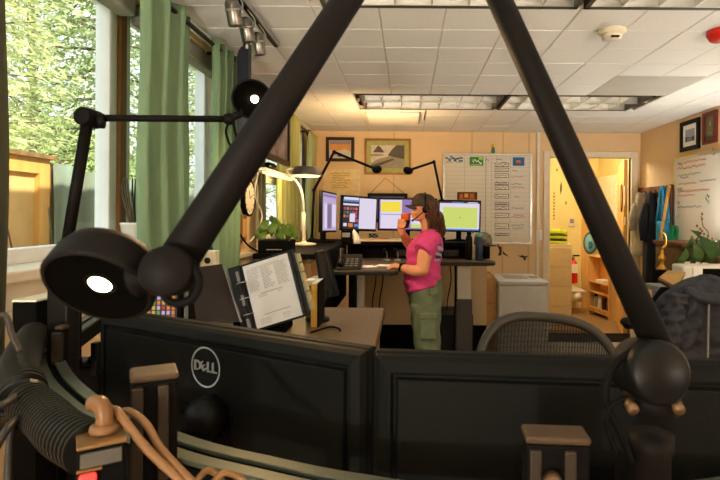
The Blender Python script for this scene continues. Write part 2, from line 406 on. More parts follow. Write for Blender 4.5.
MB().lathe([(.07, 0), (.072, -.012), (.06, -.022), (.055, -.026)], T(1.04, 2.70, ZC)).build('base_plate', cream, t)
MB().lathe([(.052, -.024), (.048, -.045), (.03, -.052), (.0001, -.053)], T(1.04, 2.70, ZC)).build('sensor_dome', cream, t)
MB().box(-.02, .02, -.05, -.035, -.05, -.043, T(1.04, 2.70, ZC)).build('sensor_slot', black, t)
redp = mat('glossy red plastic', (205, 40, 30), .35, var=.06)
t = thing('alarm_strobe', 'red fire alarm strobe on the ceiling at the right edge', 'fire alarm', (1.62, 2.70, ZC))
MB().lathe([(.085, 0), (.085, -.02), (.07, -.045), (.03, -.052), (.0001, -.053)], T(1.62, 2.70, ZC)).build('housing', redp, t)
MB().cbox((1.64, 2.63, ZC-.05), (.05, .04, .03)).build('strobe_lens', cream, t, bevel=.006)
# ---- track with three spots
t = thing('light_track', 'aluminium ceiling track holding three spotlights', 'light track', (-.735, 2.45, ZC))
MB().box(-.752, -.718, 1.9, 2.92, ZC-.03, ZC-.001).build('rail', alu, t, bevel=.003)
MB().box(-.745, -.725, 1.91, 2.91, ZC-.036, ZC-.028).build('slot', blackg, t)
chrome = mat('satin chrome', (128, 124, 118), .3, .9, var=.05)
spotlens = emat('warm spot lens', (255, 214, 150), 1.2)
spots = [((235, 14), 2.20, 'chrome ceiling spotlight nearest the camera on the track'), ((249, 31), 2.38, 'middle chrome spotlight of the three on the track'), ((260, 45), 2.56, 'farthest chrome spotlight of the three on the track')]
for (px, py), Y, lab in spots:
    c = at(px, py, Y); c.x = -.735+.0
    t = thing('spotlight', lab, 'spotlight', c, 'chrome spotlights on the ceiling track')
    d = Vector((.12, .25, -1)).normalized(); M = axis_to(c, d)
    MB().lathe([(.012, -.06), (.026, -.052), (.03, -.04), (.03, .045), (.027, .05), (.025, .044)], M, cap=False).build('can', chrome, t)
    MB().lathe([(.0001, .042), (.024, .042)], M, cap=False).build('lens', spotlens, t)
    MB().lathe([(.0312, -.02), (.0325, -.015), (.0312, -.01)], M).build('trim_ring', steel, t)
    MB().tube([c+Vector((.033, 0, 0)), c+Vector((.035, -.0, .05)), c+Vector((0, -.01, ZC-.03-c.z))], .004, 6, n=4).build('yoke', steel, t)
    lamp('spot_beam', 'SPOT', c+d*.055, 9, (1, .70, .38), to=c+d*2+Vector((.3, 1.5, 0)), size=.025, spot=80)
# ---- unseen fill uplighters, added outside the view to brighten the ceiling
def uplighter(label, x, y, z, power):
    t = thing('fill_lamp', label, 'fill lamp', (x, y, 0), 'added fill uplighters')
    MB().lathe([(.15, 0), (.15, .015), (.02, .03), (.016, .04)], T(x, y, 0), 28).build('base', blackg, t)
    MB().cyl((x, y, .03), (x, y, z-.1), .014, 14).build('pole', blackg, t)
    MB().lathe([(.02, -.12), (.06, -.11), (.13, -.05), (.17, .03), (.172, .03), (.168, .03), (.126, -.045), (.058, -.10), (.0001, -.105)], T(x, y, z), 36).build('bowl_shade', steel, t)
    MB().ell((x, y, z-.055), (.03, .03, .04)).build('bulb', emat('frosted fill lamp bulb', (255, 240, 214), 6), t)
    lamp('fill_uplight', 'POINT', (x, y, z+.005), power, (1, .97, .92), size=.06)
uplighter('added steel bowl fill uplighter against the right wall, beyond the printer table', 2.42, 3.95, 1.25, UP1)
uplighter('added steel bowl fill uplighter against the right wall, just out of view', 2.40, 1.9, 1.15, UP2)
uplighter('added steel bowl fill uplighter in the corner behind the viewpoint', 2.3, -.7, 1.1, UP3)
uplighter('added steel bowl fill uplighter behind the viewpoint, left of centre', -.6, -1.15, 1.05, UP4)
# ================================================================== FOREGROUND CONSOLE
def hit(px, py, o, n):
    C = Vector((0, 0, H)); d = at(px, py, 1)-C; n = Vector(n); return C+d*((Vector(o)-C).dot(n)/d.dot(n))
# ---- curved mounting rail
RZ_ = 1.17
rp = [onz(x, y, RZ_) for x, y in ((106, 308), (84, 322), (62, 337), (50, 353), (54, 371), (70, 390), (104, 414), (184, 446), (268, 467), (340, 482))]
rp += [Vector((x, y, RZ_)) for x, y in ((.05, .555), (.17, .548), (.30, .565), (.46, .61), (.66, .69))]
rc, _ = spline(rp, [1]*len(rp), 6)
def strip(mb, path, a, b, z0, z1, m=None):
    vs = []; n = len(path)
    for i, p in enumerate(path):
        d = path[min(i+1, n-1)]-path[max(i-1, 0)]; d.z = 0; d.normalize(); s = Vector((d.y, -d.x, 0))
        for w, z in ((a, z0), (b, z0), (b, z1), (a, z1)): q = p+s*w; q.z = z; vs.append(q)
    fs = [(0, 1, 2, 3), tuple(4*(n-1)+k for k in (3, 2, 1, 0))]
    for i in range(n-1):
        for k in range(4): fs.append((4*i+k, 4*i+(k+1) % 4, 4*i+4+(k+1) % 4, 4*i+4+k))
    mb.add(vs, fs, I4, m)
railm = mat('grey green slat rail', (64, 70, 60), .36, .2, var=.06, scale=30)
t = thing('mounting_rail', 'curved black and grey double slat rail behind the two foreground monitors', 'rail', (rp[6].x, rp[6].y, .75))
for a, b in ((-.026, -.006), (.005, .026)):
    m_ = MB(); strip(m_, rc, a, b, RZ_-.006, RZ_); m_.build('slat', railm, t, bevel=.0015)
m_ = MB(); strip(m_, rc, -.028, .028, RZ_-.04, RZ_-.007); m_.build('rail_body', blackm, t)
for i in (14, 34, 50, 66, 80):
    i = min(i, len(rc)-1); p = rc[i]
    MB().box(p.x-.015, p.x+.015, p.y-.015, p.y+.015, .75, RZ_-.035).build('rail_post', blackm, t)
p = rp[3]; d = (rc[19]-rc[17]).normalized()
MB().box(-.034, .034, -.006, .006, -.05, .002, frame((p.x, p.y, RZ_), (d.y, -d.x, 0), (d.x, d.y, 0))).build('joint_plate', blackg, t)
# ---- console worktop under the monitors
poly = [(p.x, p.y) for p in rc[4::6]]
poly = [(x, y-.03) for x, y in poly]
far = [(.68, 1.15), (.3, 1.12), (-.1, 1.2), (-.45, 1.42), (-.62, 1.7)]
cb = thing('console_desk', 'black console desk carrying the curved rail in the foreground', 'desk', (0, .9, 0))
darktop = mat('dark charcoal laminate', (28, 27, 25), .5, var=.15, scale=80)
MB().prism(poly+far, .71, .75).build('worktop', darktop, cb, bevel=.004)
for x, y in ((-.78, 1.35), (-.25, .95), (.55, 1.0), (.5, .72), (-.3, .72)):
    MB().cbox((x, y, .355), (.06, .06, .71)).build('leg', blackm, cb)
# ---- two monitors seen from behind
def monitor_back(name, label, tl, tr, h, logo=None):
    u = tr-tl; u.z = 0; w = u.length; z = (tl.z+tr.z)/2; o = Vector((tl.x, tl.y, z-h))
    M = frame(o, u, (0, 0, 1)); n = M.to_3x3() @ Vector((0, 0, 1))
    t = thing(name, label, 'monitor', o+u/2)
    MB().box(0, w, 0, h, -.016, .004, M).build('bezel', shellm, t, bevel=.005, seg=3)
    MB().box(.012, w-.012, .012, h-.012, -.0175, -.0155, M).build('screen', blackg, t)
    def ring(i, j, c): return [M @ Vector(p) for p in ((i, j*.8, c), (w-i, j*.8, c), (w-i, h-j, c), (i, h-j, c))]
    MB().loft([ring(.002, .002, .003), ring(.004, .004, .010), ring(.010, .009, .0165), ring(.022, .020, .0215), ring(.026, .024, .0215), ring(.0275, .0255, .014), ring(.0325, .0305, .014), ring(.034, .032, .0215), ring(.036, .034, .0225)], smooth=False).build('back_cover', shellm, t, bevel=.0025)
    MB().box(w/2-.06, w/2+.06, h*.30, h*.62, .021, .026, M).build('mount_plate', blackm, t, bevel=.003)
    for k in range(9): pass
    if logo:
        c = hit(*logo, o+n*.0228, n); L = frame(c, u, (0, 0, 1)); lg = MB()
        nn = 48; ro, ri = .0333, .0305
        vs = [(r*math.cos(2*math.pi*k/nn), r*math.sin(2*math.pi*k/nn), .0012) for k in range(nn) for r in (ro, ri)]
        lg.add(vs, [(2*k, 2*((k+1) % nn), 2*((k+1) % nn)+1, 2*k+1) for k in range(nn)], L)
        for ch, x, a, s in (('D', -.0185, 0, .0235), ('E', -.0055, 38, .0215), ('L', .008, 0, .0235), ('L', .0195, 0, .0235)):
            lg.text(ch, s, L @ T(x, 0, .001) @ RZ(a) @ Matrix.Diagonal((.98, 1, 1, 1)))
            lg.text(ch, s, L @ T(x+.0012, .0003, .001) @ RZ(a))
            lg.text(ch, s, L @ T(x-.0010, -.0003, .001) @ RZ(a))
        e = lg.build('logo', mat('silver logo print', (148, 152, 150), .4, .3, var=.03), t, fix=False); e['label'] = 'silver ring logo with the word DELL'
    return t, M, w, n
mA, MA, wA, nA = monitor_back('monitor', 'black monitor seen from behind, with a round silver logo', at(106, 312, 1.02), at(372.5, 343.5, .738), .345, (206, 367))
mB, MB_, wB, nB = monitor_back('monitor', 'black monitor seen from behind, right of the one with the silver logo', at(374, 350.5, .708), at(764, 361.5, .665), .335)
# monitor mounts: ball joint and arm from the cover to the rail
for t, M, w, tgt in ((mA, MA, wA, 43), (mB, MB_, wB, 74)):
    n = M.to_3x3() @ Vector((0, 0, 1)); q = rc[tgt]
    c = hit(203, 420, M @ Vector((0, 0, .05)), n) if t is mA else M @ Vector((w*.5, .12, .055))
    MB().lathe([(.034, -.02), (.034, .004), (.026, .02), (.012, .028), (.0001, .03)], axis_to(c, n)).build('ball_joint', blackg, t)
    MB().tube([c+n*.02, c+n*.03+Vector((0, 0, -.03)), Vector((q.x, q.y+.02, RZ_-.03))], .013, 10, n=5).build('mount_arm', blackm, t)
# ---- big swing arm lamp close to the lens
AR = .0155
eb = at(432, -131, .70); eb2 = at(440, -131, .70); bj = at(660, 352, .535); hj = at(171, 271, .412); post = at(651, 470, .54)
t = thing('task_lamp', 'large black swing arm task lamp whose arms cross the whole view', 'lamp', (post.x, post.y, RZ_))
def arm_bar(p, q, r, nm, par, m=bronze):
    d = (q-p).normalized(); mb = MB().cyl(p, q, r, 20)
    return mb.build(nm, m, par)
la = arm_bar(bj, eb2, AR*.97, 'lower_arm', t)
ua = arm_bar(eb, hj, AR*1.02, 'upper_arm', t)
MB().cyl(eb+Vector((0, -.03, 0)), eb+Vector((0, .03, 0)), .022, 20).build('elbow_joint', bronze, t, bevel=.004)
MB().lathe([(.0001, -.026), (.026, -.026), (.031, -.02), (.031, .02), (.026, .026), (.0001, .026)], axis_to(at(649, 370, .525), (.06, -1, .15)), 28).build('base_joint', blackg, t)
MB().lathe([(.026, -.012), (.0285, 0), (.026, .012)], axis_to(at(651, 398, .53), (0, 0, 1)), 24).build('base_collar', bronze, t)
MB().lathe([(.019, 0), (.019, .055), (.022, .06), (.022, .075)], T(post.x, post.y, RZ_+.001), 20).build('base_post', bronze, t)
for s in (-.022, .022): MB().cyl(at(651, 402, .51)+Vector((s, 0, 0)), at(651, 402, .51)+Vector((s, -.012, -.004)), .0055, 10).build('set_screw', mat('dull brown screw', (92, 70, 48), .45, .6), t)
MB().tube([at(640, 345, .52), at(612, 368, .515), at(606, 400, .515), at(620, 432, .52), at(632, 462, .53)], .0038, 8, n=6).build('power_cord', blackm, t)
MB().tube([at(628, 398, .51), at(612, 405, .512), at(607, 425, .515), at(616, 452, .52)], .0028, 8, n=5).build('power_cord', blackm, t)
# head
hc = at(102, 281, .418); hn = Vector((-.02, -.74, -.67)).normalized(); MH = axis_to(hc, hn)
hd = MB().lathe([(.0001, -.030), (.026, -.029), (.038, -.022), (.0415, -.012), (.0425, .006), (.0405, .0085), (.038, .008)], MH, 40, cap=False).build('lamp_head', bronze, t)
MB().lathe([(.0385, .007), (.034, .006), (.014, .003), (.0128, .0035)], MH, 40, cap=False).build('reflector_dish', mat('dark dish', (6, 5, 4), 1, spec=0), hd)
warmdisc = emat('lit warm lamp glass', (255, 226, 170), 16)
MB().lathe([(.0001, .0046), (.0078, .0046), (.0088, .0036)], axis_to(hc+MH.to_3x3() @ Vector((0, 0, 0)), hn) @ T(.0, .0, 0), 24, cap=False).build('bulb_glass', warmdisc, hd)
lamp('task_beam', 'SPOT', hc+hn*.012, .8, WARM, to=hc+hn, size=.012, spot=150)
# joint between head and arm
j0 = hc+(hj-hc)*.52
MB().tube([j0, j0+(hj-j0)*.45, hj], [.017, .011, .016], 14, n=4).build('head_joint', bronze, t)
MB().lathe([(.0001, -.021), (.017, -.021), (.0195, -.016), (.0195, .016), (.017, .021), (.0001, .021)], axis_to(hj, (.2, -1, .1)), 24).build('head_knuckle', bronze, t)
MB().tube([at(160, 268, .40), at(168, 300, .40), at(190, 300, .40), at(199, 282, .402), at(192, 262, .405)], .0034, 8, n=6).build('cord_loop', blackm, t)
# ---- second task lamp, lit head pointing at the camera
e1 = at(88, 118, 1.12); e0 = at(64, 262, 1.12); h1 = at(229, 119, 1.2); hb = at(252, 99, 1.2)
rail_b = min(rc[:40], key=lambda p: (p-Vector((e0.x, e0.y+.07, RZ_))).length)
t = thing('task_lamp', 'black task lamp by the window, lit head beside the green curtain', 'lamp', (e0.x, e0.y, RZ_))
MB().box(e0.x-.022, e0.x+.022, e0.y-.022, e0.y+.022, RZ_-.06, e0.z-.035).build('base_post', blackg, t, bevel=.004)
MB().cyl(e0+Vector((0, 0, -.04)), e0, .013, 16).build('base_swivel', bronze, t)
MB().cyl(e0, e1, .0115, 18).build('lower_arm', bronze, t)
MB().cyl(e1+Vector((-.004, -.018, .002)), e1+Vector((.004, .03, 0)), .0195, 20).build('elbow_joint', bronze, t, bevel=.003)
MB().cyl(e1+Vector((.022, .0, -.006)), e1+Vector((.034, .004, -.006)), .016, 18).build('elbow_knob', bronze, t, bevel=.003)
MB().cyl(e1, h1, .0075, 16).build('upper_arm', bronze, t)
MB().ell(h1, .014).cyl(h1, hb+Vector((-.02, 0, -.03)), .009, 12).build('head_joint', bronze, t)
bn = (Vector((0, 0, H-.1))-hb).normalized(); MHb = axis_to(hb, bn)
hd = MB().lathe([(.0001, -.045), (.025, -.044), (.040, -.03), (.044, -.01), (.045, .012), (.043, .014), (.041, .012)], MHb, 36, cap=False).build('lamp_head', bronze, t)
MB().lathe([(.0405, .012), (.03, -.002), (.012, -.004)], MHb, 36, cap=False).build('reflector_dish', MATS['dark dish'], hd)
MB().lathe([(.0001, .003), (.006, .0015), (.0085, -.003)], MHb @ T(.006, .0, .004), 20, cap=False).build('bulb_glass', emat('bright bulb', (255, 236, 190), 14), hd)
lamp('task_beam', 'SPOT', hb+bn*.03, 8, WARM, to=hb+bn, size=.012, spot=140)
MB().tube([h1+Vector((0, 0, -.005)), at(226, 132, 1.2), at(231, 146, 1.2), at(236, 138, 1.2), at(233, 122, 1.2)], .003, 6, n=5).build('cord_loop', blackm, t)
# ---- clamp blocks standing on the rail
blk = mat('block cap with lamp light', (60, 46, 31), .5, .1, var=.15, scale=40)
def railpt(px, py): return onz(px, py, RZ_)
def clampblock(label, px, py, w, dpt, ztop, zbot=RZ_+.001, yaw=0, Y=None, knob=False, group=None):
    c = at(px, py, Y); M = T(c.x, c.y, 0) @ RZ(yaw); t = thing('clamp_block', label, 'clamp', (c.x, c.y, zbot), group)
    MB().box(-w/2, w/2, -dpt/2, dpt/2, zbot, ztop-.008, M).build('body', blackm, t, bevel=.003)
    MB().box(-w/2-.001, w/2+.001, -dpt/2-.001, dpt/2+.001, ztop-.008, ztop, M).build('cap', blk, t, bevel=.003)  # warm lamp light on the top is put into the cap's browner colour
    for k in (-.36, .18): MB().box(w*k-.006, w*k+.006, -dpt/2-.006, -dpt/2+.002, zbot+.005, ztop-.012, M).build('rib', mat('dark brown rib', (36, 28, 19), .5), t, bevel=.002)
    if knob: MB().lathe([(.009, 0), (.009, .01), (.006, .014), (.0001, .014)], axis_to(M @ Vector((-.008, -dpt/2-.004, ztop-.04)), (0, -1, 0)), 14).build('set_knob', mat('dull brown screw', (92, 70, 48), .45, .6), t)
    return t
zt = at(155, 371, .63).z
clampblock('tall brown black clamp block left of the silver logo', 154, 371, .050, .046, zt, RZ_-.10, 28, .635)
clampblock('squat clamp block with a round knob, below the right monitor', 555, 428, .064, .034, at(555, 428, .56).z, RZ_+.001, -4, .553, True)
clampblock('narrow dark clamp post on the rail below the lit lamp', 62, 323, .016, .02, at(62, 323, 1.08).z, RZ_-.03, 0, 1.06)
# upright black equipment panel at left
c = at(24, 302, 1.12); t = thing('equipment_case', 'upright black equipment case with a pale top edge, below the window', 'equipment case', (c.x, c.y+.1, .75))
MB().box(c.x-.026, c.x+.026, c.y, c.y+.16, .75, c.z).build('case', blackm, t, bevel=.003)
MB().box(c.x-.026, c.x+.026, c.y, c.y+.16, c.z, c.z+.004).build('top_lid', cream, t)
# ---- junction box with gland, red rocker and corrugated conduit
bx = at(101, 441, .545); M = T(bx.x, bx.y, 0) @ RZ(33) @ Matrix.Diagonal((.78, .78, 1, 1)); zt = bx.z+.006
t = thing('junction_box', 'brass brown junction box with red switch at the lower left corner', 'junction box', (bx.x, bx.y, zt-.11))
boxm = mat('tan painted steel box', (110, 82, 48), .42, .4, var=.15, scale=30)
MB().box(-.027, .027, -.028, .034, zt-.14, zt-.004, M).build('case', blackm, t, bevel=.002)
MB().box(-.028, .028, -.029, .035, zt-.004, zt, M).build('lid', boxm, t, bevel=.0015)
MB().box(-.024, .022, -.031, -.027, zt-.021, zt-.007, M).build('label_plate', mat('dark grey label', (70, 68, 64), .5), t)
MB().box(-.026, -.006, -.036, -.028, zt-.042, zt-.026, M).build('rocker_switch', emat('red lit rocker', (225, 45, 40), .8), t, bevel=.003)
MB().box(-.028, .0, -.030, -.027, zt-.0255, zt-.0225, M).build('switch_bezel', boxm, t)
g0 = M @ Vector((.004, .008, zt))
glm = mat('tan rubber gland', (100, 70, 42), .35, var=.1)
MB().lathe([(.013, 0), (.0145, .004), (.013, .008), (.009, .010)], T(g0), 20).build('gland_nut', glm, t)
MB().tube([g0+Vector((0, 0, .005)), g0+Vector((0, .0, .02)), g0+Vector((-.006, .002, .029)), g0+Vector((-.016, .006, .028))], .0085, 12, n=5).build('gland_elbow', glm, t)
def conduit(label, pts, r, pitch=.0105):
    pts = [Vector(p) for p in pts]; pp, _ = spline(pts, [r]*len(pts), 40)
    outp = [pp[0]]; d = 0; st = pitch/4
    for a, b in zip(pp, pp[1:]):
        l = (b-a).length; u = st-d
        while u <= l: outp.append(a.lerp(b, u/l)); u += st
        d = l-(u-st)
    rs = [r*(.64, 1.0, 1.0, .64)[i % 4] for i in range(len(outp))]
    o = MB().tube(outp, rs, 20, smooth=False).build('corrugated_conduit', mat('ribbed conduit rubber', (20, 20, 18), .4, spec=.14, var=.1), None)
    return tag(o, label, 'conduit')
conduit('ribbed black conduit running into the brown junction box', [at(28, 402, .70), at(45, 416, .66), at(64, 434, .60), bx+Vector((-.014, .008, -.012))], .027)
conduit('ribbed black conduit beside the rail, higher one at the left edge', [at(34, 336, 1.12), at(24, 352, 1.0), at(18, 372, .86), at(24, 392, .76), at(20, 420, .74)], .030)
def cable(label, pts, r, m, cat='cable'):
    o = MB().tube(pts, r, 8, n=8).build('cable', m); return tag(o, label, cat)
tanc = mat('tan cable sheath', (108, 78, 48), .4, var=.08)
cable('tan cable looping down beside the junction box, left one of the pair', [at(112, 418, .57), at(116, 410, .565), at(130, 428, .555), at(150, 452, .545), at(182, 482, .54)], .0045, tanc)
cable('tan cable looping down beside the junction box, right one of the pair', [at(118, 416, .585), at(128, 411, .58), at(146, 424, .57), at(162, 450, .555), at(196, 486, .54)], .0042, tanc)
greyc = mat('dark grey cable sheath', (40, 37, 33), .5)
for lab, pts in (('dark grey cable curving down at the left edge, under the curtain', [at(-6, 318, .8), at(6, 316, .8), at(12, 335, .8), at(20, 352, .8)]),
                 ('dark cable hanging below the upper conduit, crossing the left edge', [at(-8, 410, .62), at(8, 402, .64), at(18, 394, .7)]),
                 ('lowest dark cable at the left edge beside the lower conduit', [at(-6, 452, .6), at(8, 428, .62), at(22, 415, .66)]),
                 ('dark cable rising vertically near the lower left corner', [at(8, 484, .62), at(9, 455, .63), at(12, 430, .64), at(24, 412, .68)])):
    cable(lab, pts, .0045, greyc)
cable('tan coiled cable at the bottom edge beside the rail', [at(196, 482, .56), at(206, 471, .565), at(216, 474, .57), at(224, 484, .57)], .0035, tanc)
cable('tan cable end curling up at the bottom edge, right of the coil', [at(212, 484, .56), at(224, 473, .57), at(240, 478, .575), at(252, 490, .57)], .0035, tanc)
# ---- small black control unit standing on the worktop, seen in the gap left of the monitor
x0, x1 = at(66, 370, 1.2).x, at(98, 370, 1.2).x; zt = at(80, 366, 1.2).z
t = thing('control_unit', 'black control unit with small knobs in the gap inside the curved rail', 'control unit', ((x0+x1)/2, 1.25, .75))
MB().box(x0, x1, 1.2, 1.32, .75, zt).build('case', blackm, t, bevel=.004)
MB().box(x1-.012, x1+.002, 1.19, 1.21, zt-.02, zt+.055).build('side_post', blackg, t, bevel=.002)
for k in range(4):
    MB().lathe([(.008, 0), (.007, .012), (.0001, .013)], T(x0+.012+.014*k, 1.23, zt), 12).build('knob', grey if k % 2 else blackg, t)
# ================================================================== WINDOW SIDE
curt = mat('sage green curtain cloth', (134, 162, 128), .85, var=.10, scale=30, stretch=(1, 1, .15), trans=.32)
curty = mat('yellow green curtain cloth', (184, 186, 122), .85, var=.10, scale=30, stretch=(1, 1, .15), trans=.32)
curtb = mat('pale olive green curtain cloth', (170, 172, 122), .85, var=.10, scale=30, stretch=(1, 1, .15), trans=.25)
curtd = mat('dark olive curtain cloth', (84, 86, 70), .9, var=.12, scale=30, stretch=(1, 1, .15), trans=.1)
def curtain(label, y0, y1, yb0, yb1, zt, zb, m, folds=4, x=XL+.09, amp=.03):
    t = thing('curtain', label, 'curtain', (x, (y0+y1)/2, zb), 'green window curtains')
    def fn(u, v):
        a = y0+(y1-y0)*u; b = yb0+(yb1-yb0)*u; y = a+(b-a)*(v**1.3)
        ph = 2*math.pi*folds*u
        return Vector((x+amp*math.sin(ph)*(1+.2*v)+.006*math.sin(9*v+3*u), y+.012*math.cos(ph+2*v), zt+(zb-zt)*v))
    MB().grid(fn, folds*14, 24).build('cloth', m, t, solid=.004, fix=False)
    ring = MB()
    for k in range(folds):
        y = y0+(y1-y0)*(k+.5)/folds
        MB().lathe([(.018, -.004), (.026, -.004), (.026, .004), (.018, .004), (.018, -.004)], axis_to((x+amp*.0, y, zt-.035), (.5, 1, 0)), 18, cap=False).build('grommet', steel, t)
    return t
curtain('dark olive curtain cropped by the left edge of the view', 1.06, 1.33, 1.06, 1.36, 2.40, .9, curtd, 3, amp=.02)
curtain('green curtain hanging between the first two windows panes, widest in view', 1.99, 2.46, 2.0, 2.45, 2.385, .95, curt, 3)
curtain('green curtain at the far end of the first rod, behind the lamp arm', 2.74, 3.17, 2.78, 3.22, 2.385, .95, curt, 4)
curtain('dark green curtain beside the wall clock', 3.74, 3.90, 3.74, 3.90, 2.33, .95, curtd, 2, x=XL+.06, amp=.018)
curtain('yellow green curtain glowing in the middle of the far window', 4.16, 4.95, 4.14, 5.0, 2.33, .95, curty, 6)
curtain('green curtain in the back corner under the rod end', 5.38, 5.85, 5.38, 5.85, 2.31, .95, curtb, 4)
rodm = mat('dark bronze curtain rod', (52, 42, 36), .35, .5)
def rod(label, y0, y1, z):
    t = thing('curtain_rod', label, 'curtain rod', (XL+.09, (y0+y1)/2, z))
    MB().cyl((XL+.09, y0, z), (XL+.09, y1, z), .011, 12).build('pole', rodm, t)
    MB().lathe([(.011, 0), (.03, .006), (.034, .02), (.03, .034), (.012, .042), (.0001, .044)], axis_to((XL+.09, y1, z), (0, 1, 0)), 20).build('finial', rodm, t)
    for y in (y0+.3, y1-.08): MB().box(XL, XL+.09, y-.008, y+.008, z-.008, z+.008).build('bracket', rodm, t)
rod('long dark curtain rod over the near window', .6, 3.0, 2.35)
rod('dark curtain rod over the far window in the corner', 3.70, 5.42, 2.295)
# planter on the sill
c = onx(133, 240, XL-.03); zs = SZ+.004
t = thing('potted_plant', 'spiky dark twig plant in a white pot on the window sill', 'plant', (c.x, 2.2, zs))
cx, cy = XL-.03, 2.21
MB().lathe([(.040, 0), (.052, .11), (.054, .112), (.054, .12), (.048, .12), (.046, .10), (.0001, .10)], T(cx, cy, zs), 24).build('pot', white, t)
twig = mat('dark twig', (92, 84, 66), .8)
for k in range(18):
    a = k*2.4; q = Vector((cx+.01*math.cos(a), cy+.01*math.sin(a), zs+.1))
    MB().tube([q, q+Vector((.02*math.cos(a), .03*math.sin(a), .08)), q+Vector((.035*math.cos(a), .06*math.sin(a), .14+.07*random.random()))], [.004, .0045, .003], 5, n=4).build('stem', twig, t)
for k in range(4):
    MB().tube([(cx+.052, cy-.02+.012*k, zs+.09-.025*k), (cx+.055, cy-.012+.012*k, zs+.08-.025*k), (cx+.053, cy-.004+.012*k, zs+.088-.025*k)], .002, 5).build('pot_motif', ink, t)
# white box with a hole on the sill area
p = at(206, 258, 2.75)
t = thing('junction_cover', 'small white box with a round hole under the far end curtain', 'box', p)
M = T(p.x, p.y, p.z-.06); MB().box(-.06, .06, -.03, .03, -.0, .10, M).build('case', cream, t, bevel=.004)
MB().lathe([(.0001, 0), (.016, 0), (.016, .003), (.0001, .003)], axis_to(M @ Vector((.02, -.031, .05)), (0, -1, 0)), 16).build('hole', ink, t)
MB().box(-.01, .01, -.01, .03, -.45, .0, M).build('bracket', cream, t)
# black column speaker hung from the ceiling by the window
c = at(244.5, 60, 2.95)
t = thing('column_speaker', 'tall slim black column hanging beside the spotlights', 'speaker', (c.x, c.y, 1.80))
prof = [(-.031, 1.78), (.031, 1.78), (.031, c.z+.09), (.024, c.z+.085), (-.012, c.z+.065), (-.026, c.z+.045), (-.031, c.z+.02)]
MB().prism(prof, -.03, .03, T(c.x, c.y, 0) @ Matrix(((1, 0, 0, 0), (0, 0, 1, 0), (0, 1, 0, 0), (0, 0, 0, 1)))).build('column', mat('blue black enamel', (38, 42, 50), .4), t, bevel=.004)
MB().box(c.x+.016, c.x+.03, c.y-.034, c.y-.03, c.z+.055, c.z+.075).build('tag', white, t)
MB().cyl((c.x, c.y, c.z+.05), (c.x, c.y, ZC), .008, 10).build('hanger', blackm, t)
# wall clock, wooden plaque, framed print, shelf light on the left wall
def onleft(px, py, off=0): return onx(px, py, XL+off)
c = onleft(250, 198, .03)
t = thing('wall_clock', 'round black rimmed wall clock seen edge on beside the window', 'clock', (XL, c.y, c.z))
M = axis_to((XL, c.y, c.z), (1, 0, 0))
MB().lathe([(.125, .0), (.128, .03), (.118, .036), (.112, .03)], M, 36, cap=False).build('rim', blackg, t)
MB().lathe([(.0001, .028), (.115, .028)], M, 36, cap=False).build('dial', cream, t)
for k in range(12):
    hm = MB()
    a = k*math.pi/6; q = M @ T(.092*math.cos(a), .092*math.sin(a), .030); hm.cbox((0, 0, 0), (.012, .006, .002), q @ RZ(math.degrees(a))); hm.build('hour_mark', ink, t)
MB().cbox((.025, 0, .031), (.06, .006, .002), M @ RZ(110)).build('hour_hand', ink, t)
MB().cbox((.04, 0, .034), (.09, .004, .002), M @ RZ(20)).build('minute_hand', ink, t)
c = onleft(244, 228, .02); t = thing('wooden_plaque', 'small brown wooden plaque on the wall below the clock', 'plaque', (XL+.01, c.y, c.z-.08))
MB().box(XL, XL+.022, c.y-.06, c.y+.06, c.z-.09, c.z+.09).build('board', woodb, t, bevel=.008)
MB().box(XL+.02, XL+.026, c.y-.035, c.y+.035, c.z-.06, c.z+.06).build('panel', pine, t, bevel=.003)
wc = mat('white cord', (226, 220, 204), .5)
cable('white cord hanging down the wall beside the clock', [onleft(258, 172, .10), onleft(255, 195, .10), onleft(262, 215, .10), onleft(257, 232, .09), onleft(250, 242, .06)], .005, wc)
cable('black cord draped along the wall below the clock', [onleft(238, 200, .02), onleft(238, 228, .03), onleft(247, 244, .05), onleft(257, 251, .08)], .006, blackm)
# framed print (left wall) hung from the rod height, over a small lit shelf
mauve = mat('mauve grey landscape print', (178, 158, 146), .7, scale=7, rgb2=(96, 80, 84))
t = thing('framed_print', 'large framed mauve landscape print on the window wall', 'picture', (XL+.16, 3.82, 1.84))
MB().box(XL+.14, XL+.175, 3.44, 3.475, 1.84, 2.30).box(XL+.14, XL+.175, 4.17, 4.21, 1.84, 2.30).box(XL+.14, XL+.175, 3.47, 4.18, 1.84, 1.875).box(XL+.14, XL+.175, 3.47, 4.18, 2.265, 2.30).build('frame', mat('very dark brown frame', (44, 32, 28), .4), t)
MB().box(XL+.145, XL+.16, 3.47, 4.18, 1.87, 2.27).build('print', mauve, t)
MB().box(XL, XL+.145, 3.48, 3.51, 2.1, 2.13).box(XL, XL+.145, 3.48, 3.51, 1.9, 1.93).build('hanger', blackm, t)
t = thing('wall_shelf', 'narrow wall shelf with a glowing strip light under its edge', 'shelf', (XL+.07, 3.95, 1.73))
MB().box(XL, XL+.16, 3.55, 4.45, 1.755, 1.775).build('board', white, t, bevel=.003)
MB().box(XL, XL+.02, 3.55, 4.45, 1.70, 1.755).build('backrail', cream, t)
MB().box(XL+.12, XL+.155, 3.6, 4.4, 1.738, 1.756).build('strip_light', emat('lit shelf strip', (255, 214, 140), .8), t, bevel=.003)
lamp('shelf_glow', 'POINT', (XL+.14, 4.0, 1.71), 1.0, (1, .72, .36), size=.08)
c = Vector((XL+.09, 3.95, 1.776)); t = thing('desk_telephone', 'brown old telephone on the narrow wall shelf', 'telephone', c)
